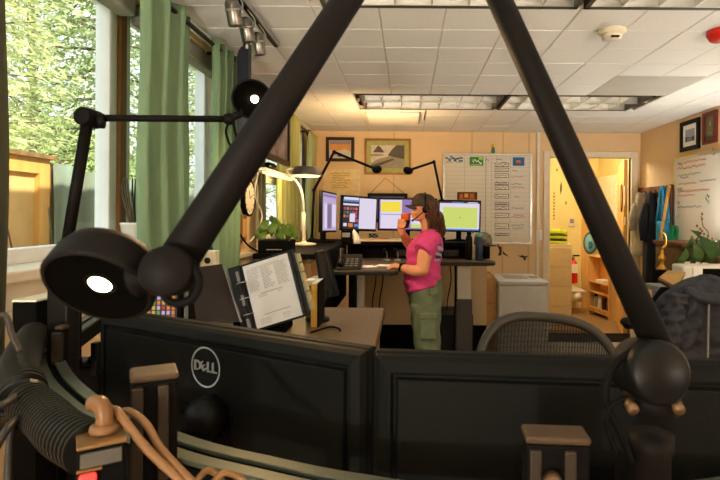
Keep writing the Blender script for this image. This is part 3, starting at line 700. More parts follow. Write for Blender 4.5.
MB().hexa([c+Vector(v) for v in ((-.05, -.09, 0), (.05, -.09, 0), (.05, .09, 0), (-.05, .09, 0), (-.03, -.06, .04), (.03, -.06, .035), (.03, .06, .035), (-.03, .06, .04))]).build('base', woodb, t, bevel=.006)
MB().tube([c+Vector((0, -.10, .045)), c+Vector((0, -.07, .055)), c+Vector((0, .07, .055)), c+Vector((0, .10, .045))], [.018, .012, .012, .018], 10, n=4).build('handset', blackg, t)

# ================================================================== BROWN DESK WITH BINDER
t = thing('side_desk', 'brown laminate desk top with a squared right corner', 'desk', (-.55, 2.2, 0))
MB().box(-.985, -.115, 1.86, 2.62, .965, 1.0).build('worktop', lam, t, bevel=.004)
MB().box(-.987, -.112, 1.858, 2.622, .963, .972).build('edge_band', mat('dark edge band', (62, 50, 36), .5), t)
for x in (-.95, -.17):
    for y in (1.92, 2.55): MB().box(x-.03, x+.03, y-.03, y+.03, 0, .965).build('leg', blackm, t)
MB().box(-.15, -.13, 1.98, 2.5, .45, .965).build('side_panel', woodb, t)
# open ring binder
pTL, pTR, pBR, pBL = at(239, 270, 2.05), at(283, 259.5, 2.05), at(306, 321, 2.0), at(257, 329, 2.0)
pu = ((pTR-pTL)+(pBR-pBL)).normalized(); pu = (pu+Vector((0, 0, .11))).normalized(); pv = ((pTL-pBL)+(pTR-pBR)); MP = frame((pBL+pTL)/2*0+pBL, pu, pv)
PW = ((pTR-pTL).length+(pBR-pBL).length)/2; PH = pv.length/2
bind = thing('ring_binder', 'open black ring binder with a white text page, propped on the desk', 'binder', (pBL.x, pBL.y, 1.0))
bcov = mat('black vinyl binder cover', (22, 21, 20), .38, var=.1)
bcov2 = mat('brown black vinyl', (40, 31, 27), .4, var=.1)
MB().box(-.012, PW+.026, -.008, PH+.010, -.014, -.008, MP).build('right_cover', bcov, bind, bevel=.002)
sl = MB().box(.0, PW, 0, PH, -.006, -.001, MP).build('page', paperg, bind)
tx = MB()
def para(x0, x1, y):
    x = x0
    while x < x1:
        w = random.uniform(.004, .012); w = min(w, x1-x)
        patch(tx, MP, x*1, x+w, y, y+.0016, ink, .0); x += w+.0022
gtxt = mat('grey print ink', (120, 122, 126), .7)
rows = [.93-.0225*k for k in range(25)]
for k, f in enumerate(rows):
    y = PH*f
    if k in (0,): para(PW*.18, PW*.80, y)
    elif k == 1: para(PW*.06, PW*.92, y)
    elif k < 17:
        para(PW*.05, PW*random.uniform(.24, .32), y); para(PW*.36, PW*random.uniform(.5, .62), y); para(PW*.66, PW*random.uniform(.86, .94), y)
    elif k == 19: patch(tx, MP, PW*.25, PW*.74, y, y+.0022, ink, .0002)
    elif k in (20, 21): para(PW*.2, PW*.38, y); para(PW*.62, PW*.70, y)
for f in (.175,): patch(tx, MP, PW*.22, PW*.80, PH*f, PH*f+.0022, ink, .0002)
for f in (.11, .085, .05): para(PW*.12, PW*.34, PH*f); para(PW*.6, PW*.75, PH*f)
tx.mats = [gtxt if m is ink else m for m in tx.mats]
tx.build('page_text', None, sl, fix=False)
MB().box(PW+.004, PW+.012, .004, PH+.006, -.005, .006, MP).build('sleeve_edge', bcov, bind)
tabm = [mat('grey green divider tab', (128, 132, 112), .6), mat('tan divider tab', (176, 160, 116), .6)]
for k in range(6):
    y0 = PH*(.965-.155*k); w = .034
    MB().box(PW+.012, PW+.012+w*.62, y0-PH*.15, y0, -.010-.0012*k, -.009-.0012*k, MP).build('index_tab', tabm[0], bind)
    MB().box(PW+.012+w*.5, PW+.012+w, y0-PH*.15, y0-.004, -.0145-.0012*k, -.0135-.0012*k, MP).build('index_tab', tabm[1], bind)
# spine and the divider stack left of the page
MB().box(-.060, -.012, -.006, PH+.012, -.016, -.004, MP).build('spine', bcov, bind, bevel=.003)
for k in range(5):
    y0 = PH*(.95-.19*k)
    MB().box(-.030+.004*(k % 2), -.020, y0-PH*.17, y0, -.004, .004+.001*k, MP).build('left_tab', bcov2 if k % 2 else grey, bind)
for f in (.25, .5, .75):
    q = MP @ Vector((-.018, PH*f, .0)); n = MP.to_3x3() @ Vector((0, 0, 1)); u = MP.to_3x3() @ Vector((1, 0, 0))
    MB().tube([q-u*.02, q-u*.014+n*.016, q+n*.02, q+u*.014+n*.016, q+u*.02], .002, 6, n=4).build('ring', steel, bind)
a, b, c_, d_ = at(190, 268, 2.06), at(222, 264, 2.12), at(240, 322, 1.98), at(196, 322, 1.95)
nrm = Vector((0, .012, 0))
MB().hexa([d_, c_, b, a, d_+nrm, c_+nrm, b+nrm, a+nrm]).build('left_cover', bcov2, bind, bevel=.002)
MB().hexa([c_+Vector((.0, -.002, 0)), c_+Vector((.006, -.002, 0)), b+Vector((.006, -.002, 0)), b+Vector((0, -.002, 0)), c_+Vector((0, .012, 0)), c_+Vector((.006, .012, 0)), b+Vector((.006, .012, 0)), b+Vector((0, .012, 0))]).build('page_edge', grey, bind)
mid = at(250, 300, 2.1); MB().hexa([Vector((mid.x-.05, 2.03, 1.0)), Vector((mid.x+.15, 2.03, 1.0)), Vector((mid.x+.15, 2.2, 1.0)), Vector((mid.x-.05, 2.2, 1.0)), Vector((mid.x-.05, 2.14, 1.17)), Vector((mid.x+.15, 2.14, 1.17)), Vector((mid.x+.15, 2.17, 1.17)), Vector((mid.x-.05, 2.17, 1.17))]).build('easel', blackm, bind)
# two more upright binders at left and the small lit console screen
for k, (px, lab) in enumerate(((178, 'slim black binder standing left of the open binder, nearer the console screen'), (186, 'slim black binder standing directly beside the open binder cover'))):
    q = at(px, 326, 2.0); t = thing('binder', lab, 'binder', (q.x, q.y, 1.0))
    MB().box(q.x-.012, q.x+.012, q.y, q.y+.2, 1.0, 1.24).build('cover', bcov, t, bevel=.003)
    MB().box(q.x-.008, q.x+.008, q.y-.001, q.y+.195, 1.006, 1.235).build('pages', grey, t)
o = at(140, 318, 1.95); o.z = 1.06; M = frame(o, (1, .12, 0), (0, .1, 1))
t = thing('console_screen', 'small black touch screen showing rows of coloured keys', 'screen', (o.x+.06, o.y, 1.0))
MB().box(-.012, .142, -.01, .19, -.02, 0, M).build('bezel', blackg, t, bevel=.003)
scm = scr('dark purple screen', (66, 44, 62), .9)
s_ = MB().box(0, .13, 0, .178, 0, .001, M).build('screen', scm, t); k_ = MB()
keyc = [scr('key green', (110, 170, 70), .85), scr('key yellow', (210, 180, 70), .85), scr('key red', (190, 60, 60), .85), scr('key lilac', (200, 180, 215), .85), scr('key orange', (220, 140, 60), .85)]
for r in range(9):
    for c in range(7):
        m_ = keyc[3] if r > 6 else random.choice(keyc if c < 5 else keyc[3:])
        patch(k_, M, .006+.0175*c, .017+.0175*c, .008+.0185*r, .022+.0185*r, m_, .0018)
k_.build('key_grid', None, s_, fix=False)
MB().box(.02, .11, -.06, .0, -.06, -.015, M).build('stand', blackm, t)
# ================================================================== THE FAR CONSOLE
WT = 1.10; ST = 1.235
t = con = thing('standing_console', 'raised corner dispatch console with dark tops and grey lift columns', 'desk', (0, 4.2, 0))
topm = mat('console worktop laminate', (84, 68, 46), .42, var=.2, scale=120)
edgem = mat('black rubber desk edge', (28, 27, 26), .4)
wing = [(-.50, 3.40), (-.085, 3.40), (-.06, 3.44), (-.06, 3.85), (.0, 4.0), (.12, 4.06), (.60, 4.06), (.68, 4.10), (.70, 4.18), (.68, 4.28), (.6, 4.36), (-.50, 4.36)]
MB().prism(wing, WT-.032, WT-.004).build('edge', edgem, t, bevel=.006)
MB().prism([(x*.985+(-.003), y+(.008 if y < 4.2 else -.008)) for x, y in wing], WT-.006, WT).build('worktop', topm, t)
MB().prism([(-.88, 2.98), (-.52, 2.98), (-.50, 3.5), (-.50, 4.30), (.45, 4.30), (.52, 4.36), (.52, 4.76), (-.88, 4.76)], ST-.03, ST).build('upper_shelf', blackm, t, bevel=.004)
MB().box(-.50, .50, 4.36, 4.40, WT-.03, ST-.03).build('shelf_riser', blackm, t)
MB().box(-.53, -.50, 3.2, 4.3, WT-.3, ST-.03).build('shelf_riser', blackm, t)
for k in range(3): MB().box(-.1+.2*k, .02+.2*k, 4.352, 4.36, WT+.02, WT+.07).build('cable_slot', edgem, t)
colg = mat('grey lift column', (176, 174, 166), .4, .3, var=.04); cold = mat('dark lift column', (70, 70, 70), .4, .3)
def column(x, y, w):
    MB().box(x-w/2, x+w/2, y, y+.10, .62, WT-.03).build('lift_column', colg, t, bevel=.008)
    MB().box(x-w/2-.008, x+w/2+.008, y-.008, y+.11, .02, .80).build('column_sleeve', cold if w > .11 else colg, t, bevel=.008)
    MB().box(x-.25, x+.25, y-.05, y+.16, 0, .03).build('foot', blackm, t, bevel=.006)
    MB().box(x-w/2-.01, x-w/2-.002, y+.0, y+.09, .05, WT-.03).build('column_guide', blackm, t)
column(at(357, 290, 3.75).x, 3.75, .10); column(at(464, 290, 4.14).x, 4.14, .115)
panm = mat('beige fabric privacy panel', (186, 164, 128), .85, var=.06, scale=90)
MB().box(-.5, .72, 4.78, 4.81, .46, ST-.06).build('privacy_panel', panm, t)
MB().box(-.5, .72, 4.785, 4.805, .02, .46).build('kick_panel', blackm, t)
MB().box(-.40, -.36, 3.6, 4.4, .4, WT-.035).build('end_panel', blackm, t)
for x, y0 in ((-.28, 4.5), (-.22, 4.5), (.36, 4.5), (.44, 4.5)):
    MB().tube([(x, y0, WT-.04), (x+.01, y0-.02, .9), (x-.02, y0, .7), (x-.01, y0, .5)], .005, 6, n=4).build('hanging_cable', blackm, t)
# black pedestal under the right wing
o = thing('floor_cabinet', 'low black floor cabinet under the right wing of the console', 'cabinet', (.30, 4.3, 0))
c0, c1 = at(436, 340, 4.3).x, at(473, 340, 4.3).x
MB().box(c0, c1, 4.3, 4.7, .02, at(450, 315, 4.3).z).build('body', mat('blue black cabinet', (30, 32, 42), .6), o, bevel=.004)
MB().box(c0+.02, c1-.02, 4.292, 4.302, .06, .55).build('door', mat('blue black cabinet', (30, 32, 42)), o, bevel=.003)
MB().box(c0-.005, c1+.005, 4.29, 4.71, 0, .02).build('plinth', blackm, o)
# ---- five monitors
sc_white = scr('screen white', (222, 214, 236), .95); sc_lil = scr('screen lilac', (196, 178, 216), .85); sc_yel = scr('screen yellow', (242, 220, 60), .95)
sc_pur = scr('screen violet', (150, 118, 190), .8); sc_grn = scr('screen yellow green', (206, 222, 112), .9); sc_dk = scr('screen dark', (50, 42, 62), .4)
sc_blu = scr('screen blue', (90, 150, 220), .8); sc_red = scr('screen magenta', (200, 70, 120), .8); sc_grey = scr('screen grey', (150, 140, 160), .6); sc_org = scr('screen orange', (230, 130, 60), .8); sc_teal = scr('screen teal', (70, 120, 110), .6)
def monitor(label, TL, TR, BR, BL, content, base=ST, vesa=None):
    o = BL; u = ((TR-TL)+(BR-BL))/2; M = frame(o, u, (TL-BL)+(TR-BR)); w = u.length; h = ((TL-BL).length+(TR-BR).length)/2
    c = M @ Vector((w/2, h/2, 0)); n = M.to_3x3() @ Vector((0, 0, 1))
    t = thing('computer_monitor', label, 'monitor', (c.x, c.y, base), 'lit monitors on the far console')
    MB().box(0, w, 0, h, -.03, 0, M).build('bezel', blackg, t, bevel=.004)
    s = MB().box(.014, w-.014, .016, h-.014, -.001, .0015, M); sw, sh = w-.028, h-.03
    sb = s.build('screen', content[0], t); p = MB()
    for x0, x1, y0, y1, m_ in content[1]: patch(p, M, .014+sw*x0, .014+sw*x1, .016+sh*y0, .016+sh*y1, m_, .0022+.0002*len(p.f) if len(p.f) < 12 else .0046)
    if p.v: p.build('screen_windows', None, sb, fix=False)
    MB().box(-.03, .03, -.05, .05, -.05, -.03, M @ T(w/2, h/2, 0)).build('vesa_mount', blackm, t)
    q = c-n*.055
    MB().box(-.022, .022, -.012, .012, base, q.z, T(q.x, q.y, 0)).build('stand_post', blackm, t)
    MB().lathe([(.10, 0), (.10, .008), (.03, .014), (.03, .016)], T(q.x, q.y, base), 24).build('stand_foot', blackm, t)
    return t
B = at
monitor('leftmost monitor, turned sharply, with a lilac screen', B(322, 189, 4.05), B(336.5, 193.5, 4.42), B(336.5, 231, 4.42), B(322, 232.5, 4.05),
        (sc_lil, [(.0, 1, .9, .96, sc_pur), (.3, .62, .05, .72, sc_pur), (.36, .56, .1, .66, sc_grey), (.1, .28, .05, .72, sc_white), (.66, .95, .1, .72, sc_white)]))
ic = [(0, .46, 0, 1, sc_dk), (.48, 1, .02, .99, sc_white), (0, .46, .86, .95, sc_blu), (.02, .46, .92, 1, sc_white), (.0, .46, .74, .8, sc_white)]
for r in range(3):
    for c in range(5): ic.append((.02+.085*c, .08+.085*c, .36+.12*r, .44+.12*r, random.choice([sc_teal, sc_grey, sc_org, sc_red, sc_teal])))
ic += [(.2, .36, .22, .5, sc_white), (.02, .12, .08, .18, sc_white), (.16, .3, .06, .18, sc_org), (.38, .46, .22, .32, sc_red), (.34, .46, .08, .16, sc_blu)]
monitor('second monitor from the left, half dark icons and half white', B(340.5, 193, 4.32), B(376.5, 197.5, 4.52), B(376.5, 230, 4.52), B(340.5, 230.5, 4.32), (sc_dk, ic))
monitor('middle monitor with a yellow window, behind the raised cup', B(377.5, 196.5, 4.55), B(437, 198.5, 4.55), B(437, 230.5, 4.55), B(377.5, 230.5, 4.55),
        (sc_pur, [(.02, .40, .02, .48, sc_white), (.02, .40, .50, .98, sc_white), (.03, .38, .58, .92, sc_yel), (.56, .98, .06, .95, sc_white), (.56, .98, .88, .93, sc_grey), (.56, .98, .04, .16, sc_grn)]))
monitor('right hand monitor showing a yellow green map, in front of the whiteboard', B(437.6, 199.5, 4.55), B(480.5, 200.5, 4.55), B(480.5, 232.5, 4.55), B(437.6, 231.5, 4.55),
        (sc_white, [(.08, .95, .08, .80, sc_grn), (.0, 1, .94, 1, sc_dk), (.3, .6, .955, .985, sc_blu), (.7, .95, .955, .985, sc_white), (.0, 1, 0, .05, sc_blu), (.50, .53, .42, .46, sc_grey)]))
# ---- task lamps on the far console
def small_lamp(label, base, j1, j2, hd, n, power):
    t = thing('task_lamp', label, 'lamp', base, 'small black task lamps on the far console')
    MB().lathe([(.03, 0), (.03, .02), (.014, .03), (.014, .05)], T(base), 16).build('base_post', blackg, t)
    MB().cyl(base+Vector((0, 0, .04)), j1, .010, 10).build('stem', blackg, t)
    MB().cyl(j1, j2, .0115, 10).build('lower_arm', blackg, t)
    MB().ell(j2, .017, seg=10, rings=6).ell(j1, .017, seg=10, rings=6).build('joint', blackg, t)
    MB().cyl(j2, hd, .0115, 10).build('upper_arm', blackg, t)
    M = axis_to(hd, n)
    h = MB().lathe([(.0001, -.03), (.024, -.028), (.042, -.012), (.045, .008), (.043, .012), (.041, .01)], M, 24).build('lamp_head', blackg, t)
    MB().lathe([(.0001, .006), (.041, .010)], M, 24, cap=False).build('bulb_glass', emat('far lamp glass', (255, 206, 130), 6), h)
    l = lamp('task_beam', 'SPOT', hd+Vector(n).normalized()*.03, power, (1, .62, .28), to=hd+Vector(n), size=.04, spot=165)
small_lamp('small black task lamp crossing the dark framed picture, left of the console', Vector((at(312, 236, 4.35).x, 4.35, ST)), at(314, 190, 4.35), at(334, 152, 4.45), at(377, 169.5, 4.6), (-.25, .55, 1), 10)
small_lamp('small black task lamp right of the landscape picture, behind the cap', Vector((at(442, 232, 4.70).x, 4.70, ST)), at(442, 200, 4.7), at(434, 162, 4.7), at(408, 170.5, 4.62), (.2, .5, 1), 3)
# ---- dome reading lamp at left
bz = ST; hb2 = at(306.5, 172, 3.85)
t = thing('dome_lamp', 'chrome dome reading lamp with a white curved stem', 'lamp', (at(304, 240, 3.85).x, 3.85, ST))
x0 = at(304, 240, 3.85).x
MB().lathe([(.09, 0), (.09, .012), (.02, .02), (.016, .03)], T(x0, 3.85, ST), 24).build('base_plate', cream, t)
MB().cyl((x0, 3.85, ST+.02), at(303.5, 212, 3.85), .014, 12).build('post', cream, t)
MB().tube([at(303.5, 214, 3.85), at(303, 200, 3.85), at(299, 186, 3.85), at(290, 175, 3.85), at(287, 170.5, 3.85), at(291, 169, 3.85), at(296, 170, 3.85)], .008, 10, n=5).build('stem', cream, t)
MB().lathe([(.088, -.026), (.117, -.026), (.116, -.022), (.086, .034), (.078, .038), (.0001, .040)], T(hb2), 36).build('dome_shade', chrome, t)
MB().lathe([(.0001, -.012), (.092, -.020), (.10, -.0262), (.092, -.034), (.0001, -.036)], T(hb2), 30).build('bulb_glass', emat('dome lamp glass', (255, 214, 140), 1.2), t)
lamp('dome_beam', 'POINT', hb2+Vector((0, 0, -.07)), 3, (1, .66, .3), size=.05)
# ---- things on the upper shelf, left return
def leaf(mb, base, d, ln, w, m=None, droop=.35):
    d = Vector(d).normalized(); side = d.cross(Vector((0, 0, 1)))
    side = side.normalized() if side.length > .01 else Vector((1, 0, 0)); up = side.cross(d)
    rows = [(0, 0, 0), (.18, .34, .03), (.45, .5, .02), (.75, .32, -.08), (1, 0, -droop)]
    vs = []
    for tt, ww, zz in rows:
        c = base+d*ln*tt+up*ln*zz*.6
        vs += [c-side*w*ww+up*.12*w*ww*2, c, c+side*w*ww+up*.12*w*ww*2]
    fs = []
    for i in range(4): b = 3*i; fs += [(b, b+1, b+4, b+3), (b+1, b+2, b+5, b+4)]
    mb.add(vs, fs, I4, m, True)
leafm = mat('pothos green leaf', (78, 106, 44), .45, var=.2, scale=9, trans=.2); leafd = mat('dark green leaf', (62, 92, 44), .4, var=.2, scale=9, trans=.12)
stemm = mat('green stem', (96, 110, 60), .6)
def plant(label, c, rad, n, ln, w, lm, potm, potp, hh, name='potted_plant', arc=(0, 360)):
    t = thing(name, label, 'plant', c)
    MB().lathe(potp, T(c), 24).build('pot', potm, t)
    zt = max(z for r, z in potp)
    top = c+Vector((0, 0, zt-.015))
    for k in range(n):
        a = R(arc[0]+(arc[1]-arc[0])*(k+.5)/n+random.uniform(-12, 12)); rr = rad*random.uniform(.5, 1); z = hh*random.uniform(.35, 1)
        tip = top+Vector((rr*math.cos(a), rr*math.sin(a), z)); midp = top+Vector((rr*.35*math.cos(a), rr*.35*math.sin(a), z*.75))
        MB().tube([top, midp, tip], .004, 5, n=3).build('stem', stemm, t)
        mb = MB(); leaf(mb, tip, (math.cos(a), math.sin(a), -.25+random.uniform(-.3, .3)), ln*random.uniform(.8, 1.1), w*random.uniform(.85, 1.1)); mb.build('leaf', lm, t, solid=.001, fix=False)
    return t
def face_leaf(t, pc, zp, p, q, w, Y, m, curl=.05):
    A_, B_2 = at(*p, Y), at(*q, Y-.06); d = B_2-A_; sd = d.cross(Vector((0, 1, 0))).normalized(); w *= Y/F; mb = MB(); rows = ((0, .12), (.12, .62), (.3, 1), (.5, .92), (.72, .56), (1, .02))
    vs = []
    for f, ww in rows:
        c = A_+d*f+Vector((0, -curl*math.sin(math.pi*f), 0)); vs += [c-sd*w*ww/2+Vector((0, -.02*ww, 0)), c, c+sd*w*ww/2+Vector((0, -.02*ww, 0))]
    mb.add(vs, [f for i in range(5) for f in ((3*i, 3*i+1, 3*i+4, 3*i+3), (3*i+1, 3*i+2, 3*i+5, 3*i+4))], I4, m, True)
    mb.build('leaf', m, t, solid=.0015, fix=False)
    MB().tube([pc+Vector((0, 0, zp)), (pc+Vector((0, 0, zp))).lerp(A_, .6)+Vector((0, .02, .03)), A_], .004, 5, n=3).build('stem', stemm, t)
pc = Vector((at(277, 250, 3.3).x, 3.34, ST))
t = thing('potted_plant', 'leafy pothos in a black pot on the left console ledge', 'plant', pc)
MB().lathe([(.06, 0), (.075, .06), (.08, .06), (.08, .07), (.07, .07), (.0001, .055)], T(pc), 24).build('pot', blackg, t)
for p, q, w_, Y in (((272, 226), (284, 234), 9, 3.28), ((270, 228), (262, 240), 9, 3.24), ((276, 230), (272, 243), 11, 3.2), ((282, 232), (290, 244), 9, 3.22), ((288, 232), (295, 246), 9, 3.3), ((266, 234), (258, 246), 8, 3.3), ((278, 236), (284, 247), 9, 3.19), ((271, 224), (278, 229), 7, 3.35), ((268, 238), (264, 249), 8, 3.2), ((290, 238), (286, 248), 7, 3.25), ((276, 234), (268, 241), 8, 3.34)): face_leaf(t, pc, .055, (276+(p[0]-276)*1.15, p[1]-8), (276+(q[0]-276)*1.15, q[1]-6), w_*.86, Y, leafm, .03)
def simple_box(name, label, cat, px0, px1, Y, z0, z1, dpt, m, m2=None, detail=None, bevel=.004):
    x0, x1 = at(px0, CY, Y).x, at(px1, CY, Y).x
    t = thing(name, label, cat, ((x0+x1)/2, Y+dpt/2, z0))
    MB().box(x0, x1, Y, Y+dpt, z0, z1).build('body', m, t, bevel=bevel)
    if detail: detail(t, x0, x1, Y, z0, z1)
    return t
def vents(t, x0, x1, Y, z0, z1):
    for k in range(1): MB().box(x0+.05, x1-.04, Y-.003, Y+.002, z0+(z1-z0)*(.25+.2*k), z0+(z1-z0)*(.32+.2*k)).build('vent_slot', grey, t)
simple_box('radio_unit', 'black radio unit under the pothos plant, behind the open binder', 'radio', 258, 289, 3.02, ST+.001, ST+.075, .18, blackm, detail=vents)
def lid(t, x0, x1, Y, z0, z1):
    MB().box(x0-.003, x1+.003, Y-.003, Y+.10, z1-.02, z1+.002).build('lid', cream, t, bevel=.002)
    MB().box(x0+.01, x1-.01, Y-.002, Y+.001, z0+.03, z1-.05).build('label_strip', paper, t)
simple_box('file_box', 'narrow cream file box behind the yellow tan book', 'box', 306, 314, 2.35, 1.001, 1.165, .2, grey, detail=lid)
def bookd(t, x0, x1, Y, z0, z1):
    MB().box(x0+.004, x1-.004, Y+.004, Y+.158, z0+.004, z1+.003).build('pages', paper, t)
    MB().box(x1-.002, x1+.003, Y-.003, Y+.155, z0, z1+.004).build('back_board', blackm, t)
simple_box('book', 'upright yellow tan book beside the index tabs', 'book', 311, 318.5, 2.15, 1.001, at(312, 284, 2.15).z, .155, mat('yellow tan book cloth', (206, 164, 70), .6), detail=bookd)
# black screens of the left return seen edge on
M0 = at(329, 300, 2.9)
t = thing('monitor', 'black monitor seen edge on, between the cream file box and the console', 'monitor', (M0.x, 2.75, 1.0))
a, b, c_, d_ = at(314, 252, 2.5), at(323, 250, 2.6), at(334, 296, 2.45), at(322, 300, 2.35)
k = Vector((.012, .014, 0)); MB().hexa([d_, c_, b, a, d_+k, c_+k, b+k, a+k]).build('panel', blackg, t, bevel=.003)
k2 = Vector((.004, -.004, 0)); a2, b2, c2, d2_ = at(323, 251, 2.6), at(326, 251, 2.6), at(337, 295, 2.45), at(334, 297, 2.45)
MB().hexa([d2_, c2, b2, a2, d2_+k, c2+k, b2+k, a2+k]).build('bezel_edge', blackg, t, bevel=.002)
q = at(318, 312, 2.3)
MB().lathe([(.05, 0), (.052, .008), (.044, .014), (.0001, .016)], T(q.x, q.y, 1.001), 24).build('stand_foot', blackg, t)
MB().tube([(q.x, q.y, 1.012), (q.x+.004, q.y+.05, 1.06), tuple((c_+d_)/2+Vector((0, .02, .02)))], .012, 8, n=4).build('stand_neck', blackg, t)
q = at(338, 326, 2.1)
cable('pair of spectacles like black wire lying on the brown desk', [Vector((q.x-.10, 2.05, 1.004)), Vector((q.x-.04, 2.14, 1.006)), Vector((q.x, 2.12, 1.005)), Vector((q.x+.012, 2.08, 1.005))], .0035, blackm)
# desk telephone and small goods on the console
pz = at(350, 256, 3.48)
t = thing('desk_phone', 'black desk telephone on the left end of the console worktop', 'telephone', (pz.x, 3.5, WT))
c = Vector((pz.x, 3.50, WT))
MB().hexa([c+Vector(v) for v in ((-.09, -.07, 0), (.07, -.07, 0), (.07, .12, 0), (-.09, .12, 0), (-.09, -.065, .015), (.07, -.065, .015), (.07, .12, .09), (-.09, .12, .09))]).build('base', blackg, t, bevel=.004)
MB().tube([c+Vector((-.07, .11, .11)), c+Vector((-.07, .08, .115)), c+Vector((-.06, -.02, .06)), c+Vector((-.06, -.06, .03))], [.02, .013, .013, .02], 10, n=5).build('handset', blackg, t)
kb = MB()
for r in range(4):
    for k in range(3): kb.cbox((c.x-.02+.03*k, c.y-.04+.03*r, WT+.024+.0118*r), (.02, .018, .008))
kb.build('keypad', grey, t)
def rolltop(t, x0, x1, Y, z0, z1): MB().box(x0+.01, x1-.01, Y-.004, Y+.002, z0+.05, z1-.02).build('speaker_grille', grey, t)
simple_box('desk_speaker', 'dark upright desk speaker in front of the second monitor', 'speaker', 341, 351.5, 4.02, ST+.001, at(341, 230, 4.02).z, .09, blackm, detail=rolltop, bevel=.012)
MBt = MB(); q = at(355, 240, 4.0)
tis = thing('tissue', 'crumpled white tissue standing beside the dark desk speaker', 'tissue', (q.x, 4.05, ST))
MB().loft([[Vector((q.x+.03*math.cos(a)*s+dx, 4.05+.02*math.sin(a)*s, z)) for a in [k*math.pi/4 for k in range(8)]] for s, z, dx in ((1, ST+.001, .01), (.9, ST+.04, .006), (.7, ST+.08, -.005), (.12, ST+.11, -.015))]).build('sheet', paper, tis)
orgp = mat('orange manila folder', (210, 140, 70), .6); manp = mat('buff manila folder', (206, 176, 116), .6)
for px0, px1, Y, z, m_, lab in ((358, 372, 4.35, ST+.001, manp, 'buff folder on the shelf below the second monitor'), (384, 402, 4.36, ST+.001, manp, 'buff folder on the shelf just left of the woman, lower of two'), (372, 388, 4.35, ST+.001, orgp, 'orange folder on the shelf beneath the middle monitor')):
    x0, x1 = at(px0, CY, Y).x, at(px1, CY, Y).x
    t = thing('folder', lab, 'folder', ((x0+x1)/2, Y+.1, z))
    MB().box(x0, x1, Y, Y+.2, z, z+.006).build('back_cover', m_, t); MB().box(x0+.004, x1-.004, Y+.003, Y+.195, z+.0065, z+.018).build('pages', paper, t)
    MB().box(x0, x1, Y, Y+.2, z+.0185, z+.022).build('front_cover', m_, t)
for px, Y, lab in ((366, 3.62, 'loose white paper on the worktop near the telephone'), (386, 3.7, 'loose white paper on the worktop beside the woman\'s hand')):
    q = at(px, 262, Y); o = MB().box(-.07, .07, -.05, .09, 0, .002, T(q.x, Y, WT+.001) @ RZ(20 if px < 370 else -12)).build('paper_sheet', paper); tag(o, lab, 'paper')
for px, lab in ((387, 'small grey microphone stand left on the worktop, nearest the telephone'), (398, 'small grey microphone stand beside the woman on the worktop')):
    q = at(px, 250, 4.1); t = thing('microphone', lab, 'microphone', (q.x, 4.1, WT))
    MB().lathe([(.03, 0), (.03, .008), (.006, .012)], T(q.x, 4.1, WT+.001), 16).build('base', steel, t)
    MB().tube([(q.x, 4.1, WT+.01), (q.x, 4.1, WT+.06), (q.x-.015, 4.08, WT+.08)], .004, 6, n=3).build('neck', steel, t)
    MB().ell((q.x-.018, 4.075, WT+.085), (.012, .012, .016), seg=10, rings=6).build('capsule', blackg, t)
# checkered box and drinking bottles
def checks(t, x0, x1, Y, z0, z1):
    mb = MB(); n = 4
    for r in range(4):
        for k in range(n):
            if (r+k) % 2 == 0: mb.box(x0+(x1-x0)*k/n, x0+(x1-x0)*(k+1)/n, Y-.002, Y+.001, z0+(z1-z0)*r/4, z0+(z1-z0)*(r+1)/4)
    mb.build('check_squares', mat('pale blue squares', (150, 176, 196), .5), t)
simple_box('checked_box', 'dark box with pale blue check squares under the monitors', 'box', 369, 378, 4.62, ST+.001, ST+.055, .08, mat('navy box', (32, 38, 62), .5), detail=checks)
def bottle(label, px, Y, z, r, h, m, cap):
    q = at(px, 240, Y); t = thing('water_bottle', label, 'bottle', (q.x, Y, z))
    MB().lathe([(r*.95, 0), (r, .005), (r, h*.72), (r*.9, h*.80), (r*.6, h*.86), (r*.6, h*.9)], T(q.x, Y, z+.001), 20).build('body', m, t)
    MB().lathe([(r*.7, h*.88), (r*.7, h), (r*.6, h*1.01), (.0001, h*1.01)], T(q.x, Y, z+.001), 18).build('cap', cap, t)
    MB().tube([(q.x+r*.7, Y, z+h*.92), (q.x+r*1.3, Y, z+h*.98), (q.x+r*.5, Y, z+h*1.03)], .004, 6, n=3).build('loop', cap, t)
    return t
tealm = mat('teal cap', (80, 150, 130), .5)
bottle('dark navy bottle with a teal cap at the right end of the console', 479, 4.2, WT, .030, .215, mat('navy bottle', (38, 52, 72), .3), tealm)
bottle('tall black flask standing left of the teal capped bottle', 469, 4.24, WT, .028, .23, blackg, blackg)
# camouflage cap by the monitor
q = at(484, 236, 4.3); camo = mat('camouflage cloth', (128, 118, 100), .85, scale=24, rgb2=(70, 62, 50))
t = thing('camouflage_cap', 'brown camouflage cap resting at the right end behind the bottles', 'cap', (q.x, 4.34, WT+.1))
MB().lathe([(.075, 0), (.078, .03), (.068, .075), (.04, .10), (.0001, .108)], T(q.x, 4.36, WT+.115), 24).build('crown', camo, t)
MB().loft([[Vector((q.x+.03+.075*math.cos(a)*s, 4.33-.02+.10*math.sin(a)*s-.03, WT+.112+z)) for a in [k*math.pi/6 for k in range(12)]] for s, z in ((1, 0), (.98, .006))]).build('brim', mat('dark brim cloth', (52, 48, 42), .8), t)
MB().lathe([(.06, 0), (.06, .1), (.05, .112)], T(q.x, 4.36, WT+.001), 18).build('stand', blackm, t)

